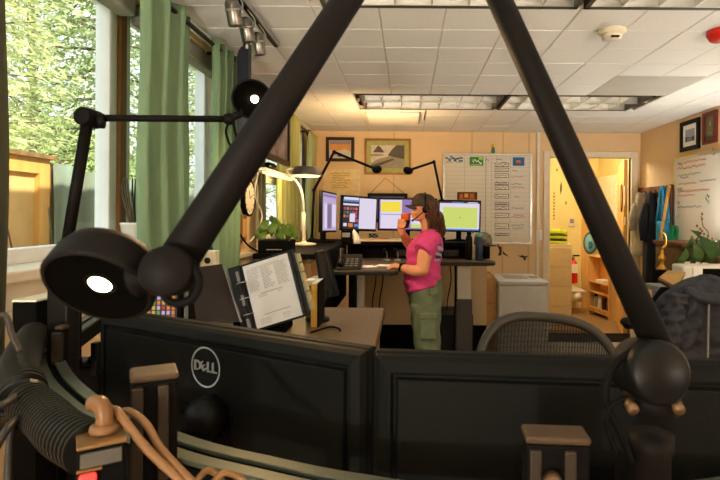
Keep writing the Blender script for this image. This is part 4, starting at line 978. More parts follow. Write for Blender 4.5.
# ================================================================== BACK WALL
def onb(px, py, off=0): return at(px, py, YB-off)
def wallpic(name, label, cat, px0, py0, px1, py1, fm, fw, matm, mw, art=None, off=.0):
    a, b = onb(px0, py1), onb(px1, py0); w, h = b.x-a.x, b.z-a.z; M = frame((a.x, YB-.001, a.z), (1, 0, 0), (0, 0, 1))
    t = thing(name, label, cat, ((a.x+b.x)/2, YB, a.z)); fr2(t, M, w, h, fm, fw, matm, mw, art); return t
def fr2(t, M, w, h, fm, fw, matm, mw, art):
    MB().box(0, w, 0, fw, 0, .025, M).box(0, w, h-fw, h, 0, .025, M).box(0, fw, fw, h-fw, 0, .025, M).box(w-fw, w, fw, h-fw, 0, .025, M).build('frame', fm, t, bevel=.003)
    MB().box(fw*.9, w-fw*.9, fw*.9, h-fw*.9, .002, .010, M).build('mat_board', matm, t)
    if art:
        mb = MB(); x0, x1, y0, y1 = fw+mw, w-fw-mw, fw+mw, h-fw-mw
        X = lambda f: x0+(x1-x0)*f
        Yy = lambda f: y0+(y1-y0)*f
        for k, (poly, m_) in enumerate(art): mb.add([(X(p[0]), Yy(p[1]), .0112+.0006*k) for p in poly], [tuple(range(len(poly)))], M, m_)
        mb.build('picture', None, t, fix=False)
sq = [(0, 0), (1, 0), (1, 1), (0, 1)]
pa = mat('print sunset orange', (214, 150, 84), .6, scale=12); pb = mat('print slate violet', (150, 132, 140), .6); pcm = mat('print pale grey', (206, 196, 180), .6, scale=14); pd = mat('print dark grey', (92, 84, 74), .6, scale=14); pe = mat('print mid grey', (150, 140, 122), .6, scale=20)
wallpic('framed_print', 'small dark framed sunset print on the tan back wall', 'picture', 326, 137.5, 354.5, 161.5, mat('black brown frame', (48, 36, 32), .4), .036, pcm, .006,
        [(sq, pa), ([(0, .8), (1, .8), (1, 1), (0, 1)], pb), ([(0, 0), (1, 0), (1, .42), (.7, .5), (.3, .4), (0, .46)], pcm), ([(.35, .1), (.55, .05), (.62, .22), (.45, .3)], pd), ([(.1, .2), (.3, .15), (.3, .3)], pb)])
wallpic('framed_print', 'large gold framed grey seascape print with green mat on the back wall', 'picture', 364.5, 139, 411, 174.5, mat('gold brown frame', (150, 104, 52), .4, .2), .024, mat('sage mat board', (168, 166, 104), .7), .052,
        [(sq, pcm), ([(0, 0), (1, 0), (1, .45), (.55, .52), (.2, .38), (0, .2)], pe), ([(.5, .55), (.62, .8), (.75, 1), (1, 1), (1, .4), (.75, .46)], pd), ([(.05, .68), (.2, .98), (.27, .94), (.4, .68)], pd), ([(0, .12), (.65, .42), (.7, .36), (.1, .0), (0, 0)], pd), ([(.0, .5), (.4, .55), (.35, .6), (0, .62)], pe)])
t = thing('wall_notice', 'cream notice sheet with lines of script under the sunset print', 'notice', (onb(340, 200).x, YB, onb(340, 200).z))
a, b = onb(323, 202), onb(360, 169.5); M = frame((a.x, YB-.001, a.z), (1, 0, 0), (0, 0, 1)); w, h = b.x-a.x, b.z-a.z
MB().box(0, w, 0, h, 0, .006, M).build('board', mat('cream card', (226, 204, 158), .6), t)
mb = MB(); patch(mb, M, w*.14, w*.80, h*.36, h*.95, mat('yellow parchment', (230, 204, 140), .6), .0068); mb.build('parchment', None, t, fix=False)
mb = MB()
for k in range(7): scribble(mb, M, w*(.22+.02*(k % 2)), h*(.88-.072*k), w*(.5-.06*(k % 3)), .018, mat('brown script ink', (130, 92, 46), .7), 26, .0075)
mb.build('script_lines', None, t, fix=False)
t = wallpic('framed_print', 'dark frame hanging by a wire triangle, mostly behind the monitors', 'picture', 367.5, 193.5, 407.5, 222, blackg, .03, mat('navy mat', (60, 62, 84), .6), .01, [(sq, mat('blue grey print', (120, 126, 146), .6))])
apx = onb(385.5, 178); l, r = onb(370, 194), onb(405, 194)
MB().tube([Vector((l.x, YB-.012, l.z)), Vector((apx.x, YB-.010, apx.z)), Vector((r.x, YB-.012, r.z))], .003, 5).build('hanging_wire', mat('brown wire', (126, 96, 60), .6), t)
MB().cyl((apx.x, YB, apx.z), (apx.x, YB-.02, apx.z), .006, 8).build('nail', steel, t)
# whiteboard with its magnets and notes
a, b = onb(443.5, 242.5), onb(531, 155); M = frame((a.x, YB-.001, a.z), (1, 0, 0), (0, 0, 1)); w, h = b.x-a.x, b.z-a.z
wbm = mat('whiteboard enamel', (214, 208, 194), .28, var=.03, scale=3)
t = wbt = thing('whiteboard', 'large ruled whiteboard with label strips, beside the doorway', 'whiteboard', ((a.x+b.x)/2, YB, a.z))
MB().box(0, w, 0, h, 0, .012, M).build('panel', wbm, t)
MB().box(-.014, w+.014, -.014, .012, 0, .022, M).box(-.014, w+.014, h-.012, h+.014, 0, .022, M).box(-.014, .012, .012, h-.012, 0, .022, M).box(w-.012, w+.014, .012, h-.012, 0, .022, M).build('frame', alu, t, bevel=.003)
rl = mat('grey ruling', (166, 164, 156), .6); mb = MB()
for k in range(1, 21): patch(mb, M, .014, w-.014, h*k/21-.0012, h*k/21+.0012, rl, .0128)
for f in (.235, .48, .545, .60, .76): patch(mb, M, w*f-.002, w*f+.002, .014, h-.014, ink if f == .48 else rl, .0132)
mb.build('ruled_lines', None, t, fix=False)
stripm = mat('white label strip', (226, 220, 206), .6)
def wpx(px, py): q = onb(px, py); return q.x-a.x, q.z-a.z
for py0, py1 in ((163, 167), (168, 172), (173.5, 178), (182, 185), (185.5, 190), (194, 198.5), (202, 205), (206, 210), (213, 218), (223.5, 229), (233, 236)):
    x0, z1 = wpx(494.5, py0); x1, z0 = wpx(508.5, py1)
    s = MB().box(x0, x1, z0, z1, .012, .015, M).build('label_strip', stripm, t)
    mb = MB(); patch(mb, M, x0, x1, z0, z0+.007, ink, .0156); patch(mb, M, x0, x1, z1-.006, z1, ink, .0156); patch(mb, M, x0, x0+.006, z0, z1, ink, .0154); patch(mb, M, x1-.006, x1, z0, z1, ink, .0154); scribble(mb, M, x0+.015, (z0+z1)/2, (x1-x0)*.8, .022, ink, 18, .0158); mb.build('strip_text', None, s, fix=False)
mb = MB()
for px, py, wd, m_ in ((512, 171, 5, greenink), (511, 177, 12, redink), (511, 184, 10, blueink), (511, 187, 13, redink), (514, 197, 5, greenink), (511, 208, 13, blueink), (511, 217, 14, redink), (513, 215, 10, blueink), (511, 225, 13, greenink), (512, 228, 11, blueink), (446, 162, 6, ink), (455, 162, 8, ink), (496, 160, 6, ink), (485, 160, 4, ink), (500, 163, 8, ink)):
    x, z = wpx(px, py); mb = MB(); scribble(mb, M, x, z, wd*YB/F, .022, m_, int(wd*1.6), .0140); mb.build('marker_line', None, t, fix=False)
def magnet(label, px0, py0, px1, py1, m_, parts):
    x0, z1 = wpx(px0, py0); x1, z0 = wpx(px1, py1)
    q = M @ Vector(((x0+x1)/2, z0, .016)); t = thing('magnet_card', label, 'magnet', q)
    c = MB().box(x0, x1, z0, z1, .0165, .019, M).build('card', m_, t)
    mb = MB()
    for fx0, fx1, fz0, fz1, mm in parts: patch(mb, M, x0+(x1-x0)*fx0, x0+(x1-x0)*fx1, z0+(z1-z0)*fz0, z0+(z1-z0)*fz1, mm, .0196+.0003*len(mb.f))
    mb.build('print', None, c, fix=False); return x0, x1, z0, z1, c
grn = mat('bright green print', (60, 140, 70), .6); blu = mat('bright blue print', (40, 104, 160), .6); orr = mat('orange print', (200, 110, 40), .6, scale=40); brn = mat('brown photo', (96, 52, 22), .6, scale=30)
x0, x1, z0, z1, c = magnet('green lettered card on the whiteboard top, left one', 469.5, 157, 483, 166, grn, [(.1, .9, .05, .2, mat('lime print', (150, 200, 70), .6)), (.65, .95, .7, .95, MATS['lime print'])])
mb = MB(); scribble(mb, M, x0+.03, (z0+z1)/2, (x1-x0)*.7, .05, paper, 9, .0205); mb.build('lettering', None, c, fix=False)
magnet('blue card with an orange mark on the whiteboard top, right corner', 512.5, 157.5, 524, 166, blu, [(.3, .65, .35, .65, orr), (.4, .75, .3, .45, redink)])
magnet('orange and brown photo strip low on the whiteboard, above the map monitor', 457, 192, 477, 200, brn, [(.12, .3, .2, .75, orr), (.36, .55, .3, .8, mat('pale orange', (226, 170, 90), .6)), (.62, .85, .2, .8, orr), (.1, .9, .05, .15, orr)])
x, z = wpx(444.5, 158.5); x2, _ = wpx(463, 158.5)
o = MB(); scribble(o, M, x+.03, z, (x2-x)*.85, .06, blu, 9, .0145); scribble(o, M, x+.0, z-.01, (x2-x), .05, ink, 7, .0143); o.build('marker_sketch', None, wbt, fix=False)['label'] = 'blue marker sketch'
o = MB(); x, z = wpx(452, 195); 
q = onb(493, 154.5); t = thing('figurine', 'small green figurine with yellow top standing on the whiteboard frame', 'figurine', (q.x, YB-.01, q.z))
zz = b.z+.014
MB().lathe([(.018, 0), (.022, .02), (.018, .06), (.012, .075)], T(q.x, YB-.012+.0, zz) , 14).build('body', mat('teal green toy', (70, 140, 100), .5), t)
MB().ell((q.x, YB-.012, zz+.09), (.017, .012, .022), seg=12, rings=8).build('head', mat('yellow toy', (226, 190, 60), .5), t)
# outlet, bird decals
q = onb(538.5, 240); t = thing('light_switch', 'cream light switch plate right of the whiteboard', 'switch', (q.x, YB, q.z))
MB().box(q.x-.035, q.x+.035, YB-.037, YB-.03, q.z, q.z+.115).build('plate', white, t, bevel=.003)
MB().box(q.x-.008, q.x+.008, YB-.045, YB-.036, q.z+.045, q.z+.072).build('toggle', white, t)
MB().box(q.x-.03, q.x+.03, YB-.031, YB, q.z+.005, q.z+.11).build('back_box', white, t)
def bird(label, px, py, s, ang):
    q = onb(px, py); M = frame((q.x, YB-.0005, q.z), (1, 0, 0), (0, 0, 1)) @ RZ(ang)
    pol = [(-.10, .03), (-.05, .012), (-.02, .02), (.0, .0), (.04, -.01), (.10, -.012), (.05, -.028), (.02, -.03), (.02, -.06), (-.005, -.075), (-.015, -.035), (-.03, -.02), (-.06, -.005)]
    o = MB().prism([(x*s, y*s) for x, y in pol], 0, .002, M).build('bird_decal', mat('brown black decal', (70, 54, 38), .7)); tag(o, label, 'wall decal')
bird('dark bird silhouette decal on the wall, left larger one', 502.5, 250, 1.1, -38)
bird('dark bird silhouette decal on the wall, right smaller one', 524, 256, .75, 10)
# shredding bin and cardboard
a, b = at(499, 281, 5.0), at(548, 281, 5.0)
t = thing('shred_bin', 'grey white locked paper bin with slot top, beside the doorway', 'bin', ((a.x+b.x)/2, 5.3, 0))
zt = a.z; binm = mat('grey white bin laminate', (178, 175, 168), .5, var=.04); yb_ = 5.62; zb = zt+.02
MB().box(a.x, b.x, 5.0, yb_, .03, zt-.04).build('body', binm, t, bevel=.012)
MB().box(a.x-.006, b.x+.006, 4.99, yb_+.01, zt-.04, zt).build('lid', binm, t, bevel=.012)
MB().box(a.x+.10, b.x-.14, 5.20, 5.46, zt, zt+.004).build('slot_plate', mat('grey slot', (142, 138, 128), .5), t)
MB().box(b.x-.11, b.x-.03, 5.24, 5.40, zt, zt+.005).build('lock_plate', grey, t); MB().cyl((b.x-.07, 5.32, zt+.004), (b.x-.07, 5.32, zt+.010), .015, 14).build('lock', steel, t)
MB().box(a.x+.02, b.x-.02, 5.02, yb_-.02, 0, .03).build('plinth', blackm, t)
a2, b2 = at(478, 281, 5.1), at(497, 281, 5.1)
card = mat('brown cardboard', (168, 128, 80), .8, var=.08)
t = thing('cardboard_box', 'brown cardboard carton with folded top leaning beside the paper bin', 'box', ((a2.x+b2.x)/2, 5.3, 0))
cy0, cy1 = 5.10, 5.5
MB().prism([(a2.x, 0), (b2.x, 0), (b2.x, .84), (b2.x-.03, .865), (a2.x+.07, .84), (a2.x, .74)], cy0, cy1, Matrix(((1, 0, 0, 0), (0, 0, 1, 0), (0, 1, 0, 0), (0, 0, 0, 1)))).build('carton', card, t, bevel=.004)
MB().box(a2.x+.004, b2.x-.002, cy0-.004, cy0+.002, .60, .615).build('tape', mat('packing tape', (150, 112, 66), .4), t)
MB().box(b2.x-.035, b2.x-.025, cy0-.003, cy1, .70, .872).build('flap', card, t)

# ================================================================== HALL THROUGH THE DOORWAY
def hb_(px, py, Y=HY): return at(px, py, Y)
a, b = at(551.5, 244, 6.7), at(572, 244, 6.7)
filem = mat('tan file cabinet enamel', (216, 194, 146), .45, var=.04)
t = fc = thing('file_cabinet', 'tall tan metal file cabinet just inside the hallway', 'cabinet', ((a.x+b.x)/2-.1, 7.0, 0))
fx0 = b.x-.40
MB().box(fx0, b.x, 6.7, 7.35, .0, a.z).build('body', filem, t, bevel=.004)
for k in range(4):
    z0 = .06+(a.z-.1)/4*k; d = MB().box(fx0+.015, b.x-.015, 6.69, 6.702, z0, z0+(a.z-.1)/4-.006).build('drawer', filem, t, bevel=.003)
lime = mat('lime green tray', (186, 200, 50), .5)
for k in range(3):
    z = a.z+.001+.063*k; x1 = at(567.5, 230, 6.75).x; x0 = x1-.30
    t = thing('letter_tray', ('lowest', 'middle', 'topmost')[k]+' lime green letter tray on the file cabinet', 'tray', ((x0+x1)/2, 6.9, z))
    MB().box(x0, x1, 6.75, 7.05, z, z+.006).box(x0, x0+.006, 6.75, 7.05, z, z+.055).box(x1-.006, x1, 6.75, 7.05, z, z+.055).box(x0, x1, 7.044, 7.05, z, z+.055).box(x0, x1, 6.75, 6.756, z, z+.035).build('tray', lime, t)
    MB().box(x0+.012, x1-.012, 6.77, 7.03, z+.007, z+.018).build('papers', paper, t)
for x in (0,): pass
q = at(574, 268, 7.8)
t = thing('fire_extinguisher', 'red fire extinguisher with pale label hung on the hall wall', 'fire extinguisher', (q.x, 7.83, at(572, 283, 7.8).z))
zb_, ztp = at(572, 283, 7.83).z, at(572, 254, 7.83).z; hh = ztp-zb_
MB().lathe([(.055, 0), (.062, .02), (.062, hh*.62), (.05, hh*.72), (.022, hh*.78), (.02, hh*.82)], T(q.x, 7.83, zb_), 20).build('cylinder', redp, t)
MB().box(q.x-.045, q.x+.045, 7.762, 7.79, zb_+hh*.36, zb_+hh*.66).build('label', cream, t)
MB().lathe([(.018, hh*.82), (.02, hh*.9), (.014, hh*.92)], T(q.x, 7.83, zb_), 12).build('valve', steel, t)
MB().box(q.x-.01, q.x+.09, 7.82, 7.84, zb_+hh*.92, zb_+hh*.97).build('lever', blackg, t)
MB().tube([(q.x-.01, 7.83, zb_+hh*.87), (q.x-.09, 7.82, zb_+hh*.8), (q.x-.085, 7.82, zb_+hh*.45)], .012, 8, n=4).build('hose', mat('green hose', (60, 150, 70), .5), t)
MB().box(q.x-.02, q.x+.02, 7.88, HY, zb_+hh*.5, zb_+hh*.6).build('wall_hook', steel, t)
# bookcase: opening faces left, seen obliquely
cF, cN = at(588, 262, 7.85), at(609, 262, 7.25)
a_ = Vector((cF.x, cF.y, 0)); b_ = Vector((cN.x, cN.y, 0)); ux = (b_-a_); wv = ux.length; ux.normalize(); nz_ = Vector((ux.y, -ux.x, 0))
Mk = Matrix(((ux.x, -nz_.x, 0, a_.x), (ux.y, -nz_.y, 0, a_.y), (0, 0, 1, 0), (0, 0, 0, 1)))    # x along the front, y into the case
ztop = at(600, 258, 7.5).z; dp = .19
t = thing('bookcase', 'honey wood bookcase in the hall holding small jars', 'bookcase', ((a_+b_)/2))
MB().box(0, .022, 0, dp, 0, ztop, Mk).build('side_panel', oak, t); MB().box(wv-.022, wv, 0, dp, 0, ztop, Mk).build('side_panel', oak, t)
MB().box(0, wv, 0, dp, ztop, ztop+.02, Mk).build('top', oak, t); MB().box(.022, wv-.022, dp-.012, dp, 0, ztop, Mk).build('back_panel', oak, t)
shz = [at(598, y, 7.5).z for y in (283, 310, 329)]+[.35, .08]
for z in shz: MB().box(.022, wv-.022, .005, dp-.012, z-.02, z, Mk).build('shelf', pine, t)
jcols = [mat('brown jar', (120, 70, 40), .3), mat('grey jar', (170, 165, 150), .3), mat('white jar', (226, 218, 200), .35), mat('dark jar', (60, 50, 46), .3)]
jl = ['brown jar', 'grey jar', 'white jar', 'dark jar']
kk = 0
for r, z in enumerate(shz[:3]):
    if r == 0: continue
    for k in range(4 if r == 1 else 2):
        f = (.14+.2*k) if r == 1 else (.25+.2*k); p = Mk @ Vector((wv*f, .09, z+.001)); h2 = (.20 if r == 1 else .15)*(1-.06*(k % 2)); m_ = jcols[(k+r) % 4]
        t = thing('storage_jar', jl[(k+r) % 4]+(' on the middle bookcase shelf, number %d from its far end' % (k+1) if r == 1 else ' on the lowest seen bookcase shelf, %s' % ('farther of two' if k == 0 else 'nearer of two')), 'jar', p, 'jars on the hall bookcase')
        MB().lathe([(.032, 0), (.036, .01), (.036, h2*.7), (.022, h2*.8)], T(p), 12).build('body', m_, t)
        MB().lathe([(.024, h2*.78), (.025, h2*.95), (.0001, h2*.96)], T(p), 12).build('lid', [redp, blackg, white][(k+r) % 3], t)
p = Mk @ Vector((wv*.5, .095, shz[0]+.001)); t = thing('paper_stack', 'stack of white papers on the top bookcase shelf', 'papers', p)
for k in range(3): MB().box(-.10, .10, -.07, .07, .012*k, .012*k+.011, T(p) @ RZ(-82+2*k)).build('ream', paper, t)
# wall things in the hall
q = at(590, 243, HY-.03); t = thing('oval_sign', 'oval blue sign with white rim on the orange hall trim', 'sign', (q.x, HY-.03, q.z))
Ms = frame((q.x, HY-.032, q.z), (1, 0, 0), (0, 0, 1)); el = Matrix.Diagonal((.62, 1, 1, 1))
MB().lathe([(.0001, .01), (.17, .01), (.175, .006), (.175, 0)], Ms @ el, 32).build('rim', mat('teal rim', (60, 110, 110), .5), t)
MB().lathe([(.0001, .013), (.14, .013), (.14, .009)], Ms @ el, 32).build('face', mat('pale blue face', (130, 180, 196), .5), t)
MB().lathe([(.0001, .016), (.06, .016), (.06, .012)], Ms @ T(0, -.03, 0) @ el, 24).build('emblem', mat('sea blue emblem', (50, 120, 150), .5), t)
for px, py, w_, h_, lab in ((561, 188, .03, .22, 'tall dark leaf shaped decal on the yellow hall wall'), (566, 203, .02, .07, 'small dark decal right of the tall one on the yellow wall'), (557, 170, .02, .06, 'small dark decal near the top of the yellow hall wall')):
    q = at(px, py, HY); M = frame((q.x, HY-.0005, q.z), (1, 0, 0), (0, 0, 1))
    o = MB().prism([(-w_*.2, -h_/2), (w_*.35, -h_*.2), (w_*.5, h_*.1), (.1*w_, h_/2), (-w_*.4, h_*.2), (-w_*.5, -.1*h_)], 0, .003, M).build('wall_decal', mat('brown black decal', (70, 54, 38), .7)); tag(o, lab, 'wall decal')
q = at(554, 206, HY); M = frame((q.x, HY-.0005, q.z), (1, 0, 0), (0, 0, 1)); o = MB()
for k in range(9): o.cbox((0, -.2+.05*k, .001), (.02+.01*(k % 2), .03, .003), M)
tag(o.build('wall_lettering', mat('dark yellow lettering', (150, 116, 40), .7)), 'vertical strip of dark marks low on the yellow hall wall', 'wall decal')
q = at(571, 222, HY); t = thing('wall_phone', 'small cream wall box on the yellow hall wall above the extinguisher', 'wall box', (q.x, HY, q.z-.06))
MB().box(q.x-.05, q.x+.05, HY-.04, HY, q.z-.07, q.z+.07).build('case', cream, t, bevel=.01); MB().box(q.x-.03, q.x+.03, HY-.045, HY-.039, q.z-.02, q.z+.05).build('face', grey, t)
q = at(580, 296, 7.6); t = thing('paper_basket', 'small cream basket on a bracket below the fire extinguisher', 'basket', (q.x, 7.75, q.z-.12))
MB().lathe([(.07, 0), (.09, .14), (.085, .14), (.066, .01), (.0001, .008)], T(q.x, 7.75, q.z-.1), 18).build('bowl', cream, t)
MB().box(q.x-.11, q.x+.11, 7.66, HY, q.z+.05, q.z+.065).build('shelf_board', white, t); MB().box(q.x-.01, q.x+.01, 7.75, HY, q.z-.115, q.z-.1).build('bracket', white, t)
# oval mirror and stickers on the open door leaf
def ondoor(px, py): return hit(px, py, Md @ Vector((0, .0405, 0)), Md.to_3x3() @ Vector((0, 1, 0)))
q = ondoor(622.2, 198); Ld = frame(q, Md.to_3x3() @ Vector((-1, 0, 0)), (0, 0, 1))
t = thing('oval_plaque', 'oval dark rimmed plaque on the open orange door', 'plaque', q)
MB().lathe([(.14, 0), (.15, .008), (.15, .014), (.12, .016), (.12, .01)], Ld @ Matrix.Diagonal((.8, 1.15, 1, 1)), 32).build('rim', mat('dark wood rim', (84, 56, 30), .5), t)
MB().lathe([(.0001, .011), (.122, .011)], Ld @ Matrix.Diagonal((.8, 1.15, 1, 1)), 32, cap=False).build('face', mat('tan plaque face', (200, 160, 100), .5, scale=16, rgb2=(150, 116, 70)), t)
for px, py, w_, h_, lab in ((624.6, 196, .05, .22, 'white paper strip on the open door beside the oval plaque'), (625, 221, .06, .09, 'small white sticker on the open door below the paper strip'), (622.8, 222, .03, .10, 'narrow pale sticker on the open door under the oval plaque')):
    q = ondoor(px, py); Lx = frame(q, Md.to_3x3() @ Vector((-1, 0, 0)), (0, 0, 1)); o = MB().box(-w_/2, w_/2, -h_/2, h_/2, 0, .003, Lx, paper)
    scribble(o, Lx, -w_*.4, h_*.2, w_*.8, .02, redink, 5, .0035); tag(o.build('sticker', None), lab, 'sticker')

# ================================================================== RIGHT WALL
def onr(px, py, off=0): return onx(px, py, XR-off)
def rightpic(label, px0, pyt0, pyb0, px1, pyt1, pyb1, fm, fw, matm, mw, art):
    A, B_ = onr(px0, (pyt0+pyb0)/2), onr(px1, (pyt1+pyb1)/2)
    z1 = (onr(px0, pyt0).z+onr(px1, pyt1).z)/2; z0 = (onr(px0, pyb0).z+onr(px1, pyb1).z)/2
    M = frame((XR-.001, A.y, z0), (0, -1, 0), (0, 0, 1)); t = thing('framed_print', label, 'picture', (XR, (A.y+B_.y)/2, z0))
    fr2(t, M, A.y-B_.y, z1-z0, fm, fw, matm, mw, art); return t
rightpic('black framed lake photograph with white mat on the right wall', 682, 124, 153.5, 701, 116, 147, blackg, .04, paper, .045, [(sq, mat('lake sky', (150, 158, 168), .6, scale=8)), ([(0, 0), (1, 0), (1, .45), (.7, .32), (.4, .36), (0, .42)], pd), ([(.1, .0), (.8, .0), (.6, .3), (.3, .3)], mat('lake blue', (120, 132, 148), .6))])
rightpic('dark red framed certificate at the right edge of the view', 704.5, 114, 146, 718.5, 109, 141, mat('dark red frame', (96, 34, 28), .35), .03, mat('olive panel', (98, 88, 62), .6), .03, [(sq, mat('olive print', (110, 100, 74), .6, scale=12)), ([(.35, .6), (.65, .6), (.6, .85), (.4, .85)], mat('gold seal', (160, 134, 70), .5)), ([(.2, .2), (.8, .2), (.8, .24), (.2, .24)], MATS['gold seal'])])
# whiteboard on the right wall
A = onr(676.5, 200); z1 = onr(677, 160).z; z0 = 1.0; y1 = 3.9
M = frame((XR-.001, A.y, z0), (0, -1, 0), (0, 0, 1)); w, h = A.y-y1, z1-z0
t = thing('whiteboard', 'whiteboard with red and blue marker lines on the right wall', 'whiteboard', (XR, (A.y+y1)/2, z0))
MB().box(0, w, 0, h, 0, .012, M).build('panel', wbm, t); MB().box(-.012, w+.012, h-.01, h+.012, 0, .02, M).box(-.012, .01, 0, h, 0, .02, M).box(w-.01, w+.012, 0, h, 0, .02, M).box(-.012, w+.012, -.012, .01, 0, .02, M).build('frame', alu, t)
mb = MB()
def rpx(px, py): q = onr(px, py); return A.y-q.y, q.z-z0
for px, py, px2, m_, s in ((679, 164.5, 684, ink, .05), (685, 163, 708, redink, .035), (679, 169, 707, redink, .04), (679, 176, 702, greenink, .03), (682, 178, 690, blueink, .03), (679, 184.5, 698, redink, .03), (701, 181, 718, blueink, .03), (679, 189.5, 684, ink, .05), (679, 192, 711, redink, .035), (679, 196, 696, redink, .03), (679, 202.5, 681.5, ink, .05), (679, 207, 703, blueink, .03), (679, 216, 680.5, ink, .05), (707, 196, 711, greenink, .09), (708, 202, 711, greenink, .07), (714, 152, 718, ink, .08)):
    x, z = rpx(px, py); x2, z2 = rpx(px2, py); mb = MB(); scribble(mb, M, x, z, x2-x, s*.75, m_, int((px2-px)*2.4)+5, .0135); mb.build('marker_line', None, t, fix=False)
# coat rack with garments
A, B_ = onr(636, 195), onr(673, 190)
t = thing('coat_rack', 'brown wooden coat rack board with hooks on the right wall', 'coat rack', (XR, (A.y+B_.y)/2, onr(655, 193).z))
zr = onr(655, 193).z; rackw = mat('dark brown rack wood', (110, 66, 36), .5, var=.2, scale=14)
MB().box(XR-.025, XR-.001, B_.y, A.y-.02, zr-.05, zr+.07).build('board', rackw, t, bevel=.004)
hooks = [5.9, 5.78, 5.66, 5.54, 5.42]
for y in hooks: MB().tube([(XR-.02, y, zr), (XR-.07, y, zr-.01), (XR-.085, y, zr+.02)], .006, 6, n=3).build('hook', blackg, t)
MB().box(XR-.03, XR-.001, B_.y-.02, B_.y+.02, zr-.38, zr+.07).build('end_post', rackw, t)
def garment(name, label, cat, y0, y1, zt, zb, m, folds=3, xx=.10, amp=.02, taper=.5, parts=None):
    t = thing(name, label, cat, (XR-xx, (y0+y1)/2, zb)); rings = []
    for i in range(11):
        v = i/10; s = taper+(1-taper)*min(1, v*3.2)**.6; cyv, hw = (y0+y1)/2, (y1-y0)/2*s; rg = []
        for k in range(28):
            a = 2*math.pi*k/28; f = 1+.10*math.sin(folds*a+3*v)
            rg.append(Vector((XR-xx+(.05+.02*v)*f*math.cos(a)+.0, cyv+hw*f*math.sin(a), zt+(zb-zt)*v+.01*math.sin(2*a+5*v))))
        rings.append(rg)
    MB().loft(rings).build('body', m, t)
    if parts: parts(t)
    return t
def sleeve(t, y, z0, z1, m, xx=.16): MB().tube([(XR-xx+.03, y, z0), (XR-xx-.01, y-.01, (z0+z1)/2), (XR-xx+.005, y, z1)], [.035, .05, .042], 10, n=5).build('sleeve', m, t)
greyco = mat('grey beige coat', (176, 164, 142), .85, var=.12, scale=20); blackco = mat('black coat', (30, 31, 34), .85, var=.2, scale=20)
garment('coat', 'grey beige coat hanging leftmost on the coat rack', 'coat', 5.78, 6.0, zr+.0, 1.02, greyco, 4, xx=.085, parts=lambda t: sleeve(t, 5.9, zr-.12, 1.3, greyco))
garment('coat', 'long black coat hanging second on the coat rack', 'coat', 5.53, 5.75, zr-.01, .75, blackco, 5, xx=.085, parts=lambda t: sleeve(t, 5.64, zr-.12, 1.2, blackco))
cy_ = mat('cyan tote cloth', (40, 150, 200), .7, var=.1)
def tote(label, y0, y1, zt, zb, m, strap, xx):
    t = thing('tote_bag', label, 'bag', (XR-xx, (y0+y1)/2, zb))
    MB().loft([[Vector((XR-xx+.035*math.cos(a)*(1+.3*math.sin(3*a)), (y0+y1)/2+(y1-y0)/2*math.sin(a), z)) for a in [2*math.pi*k/20 for k in range(20)]] for z in (zb, zb+.06, (zt+zb)/2, zt)]).build('sack', m, t)
    for dx in (-.02, .02): MB().tube([(XR-xx+dx, y0+.03, zt-.02), (XR-xx+dx+.01, (y0+y1)/2-.02, strap-.02), (XR-xx+dx+.01, (y0+y1)/2+.02, strap), (XR-xx+dx, y1-.03, zt-.02)], .014, 6, n=5).build('handle', m, t)
tote('cyan blue tote bag hanging on the coat rack', 5.29, 5.53, zr-.30, zr-.62, cy_, zr+.02, .07)
tote('small green bag at the right end of the coat rack', 5.19, 5.265, zr-.44, zr-.63, mat('green bag cloth', (30, 130, 80), .7), zr-.36, .05)
o = MB().cyl((XR-.17, 5.28, zr-.60), (XR-.045, 5.33, zr+.05), .016, 10); o.ell((XR-.045, 5.33, zr+.05), .019, seg=8, rings=6)
tag(o.build('wooden_pole', pine), 'pale wooden pole leaning in front of the cyan tote bag', 'pole')
# brown cabinet under the bags
A, B_ = onr(660, 240, .3), onr(686, 240, .3)
t = thing('low_cabinet', 'dark brown low wooden cabinet under the hanging bags', 'cabinet', (XR-.2, 4.65, 0))
MB().box(XR-.38, XR-.03, 4.42, 4.9, .06, 1.21).build('body', mat('dark brown cabinet', (92, 66, 42), .5, var=.2, scale=12), t, bevel=.006)
MB().box(XR-.40, XR-.025, 4.40, 4.92, 1.21, 1.24).build('top', rackw, t, bevel=.004); MB().box(XR-.36, XR-.04, 4.44, 4.88, 0, .06).build('plinth', blackm, t)
d = MB().box(XR-.392, XR-.378, 4.44, 4.88, .1, 1.18).build('door', MATS['dark brown cabinet'], t, bevel=.004); MB().ell((XR-.405, 4.5, .7), .015, seg=10, rings=6).build('knob', steel, d)
brass = mat('brass', (196, 150, 60), .3, .8)
q = at(662, 262, 4.2); t = thing('brass_figure', 'small brass ornament in front of the brown cabinet, above the folder', 'ornament', (q.x, 4.2, 0))
zq = at(664, 270, 4.2).z
MB().lathe([(.035, 0), (.04, .01), (.02, .03), (.012, .05), (.026, .08), (.03, .10), (.012, .13), (.016, .15), (.0001, .17)], T(q.x, 4.2, zq), 16).build('figure', brass, t)
MB().tube([(q.x, 4.2, zq+.17), (q.x+.03, 4.2, zq+.21), (q.x+.02, 4.2, zq+.28), (q.x-.01, 4.2, zq+.30)], .010, 8, n=4).build('plume', brass, t)
MB().box(q.x-.05, q.x+.05, 4.15, 4.25, 0, zq).build('stand', blackm, t)
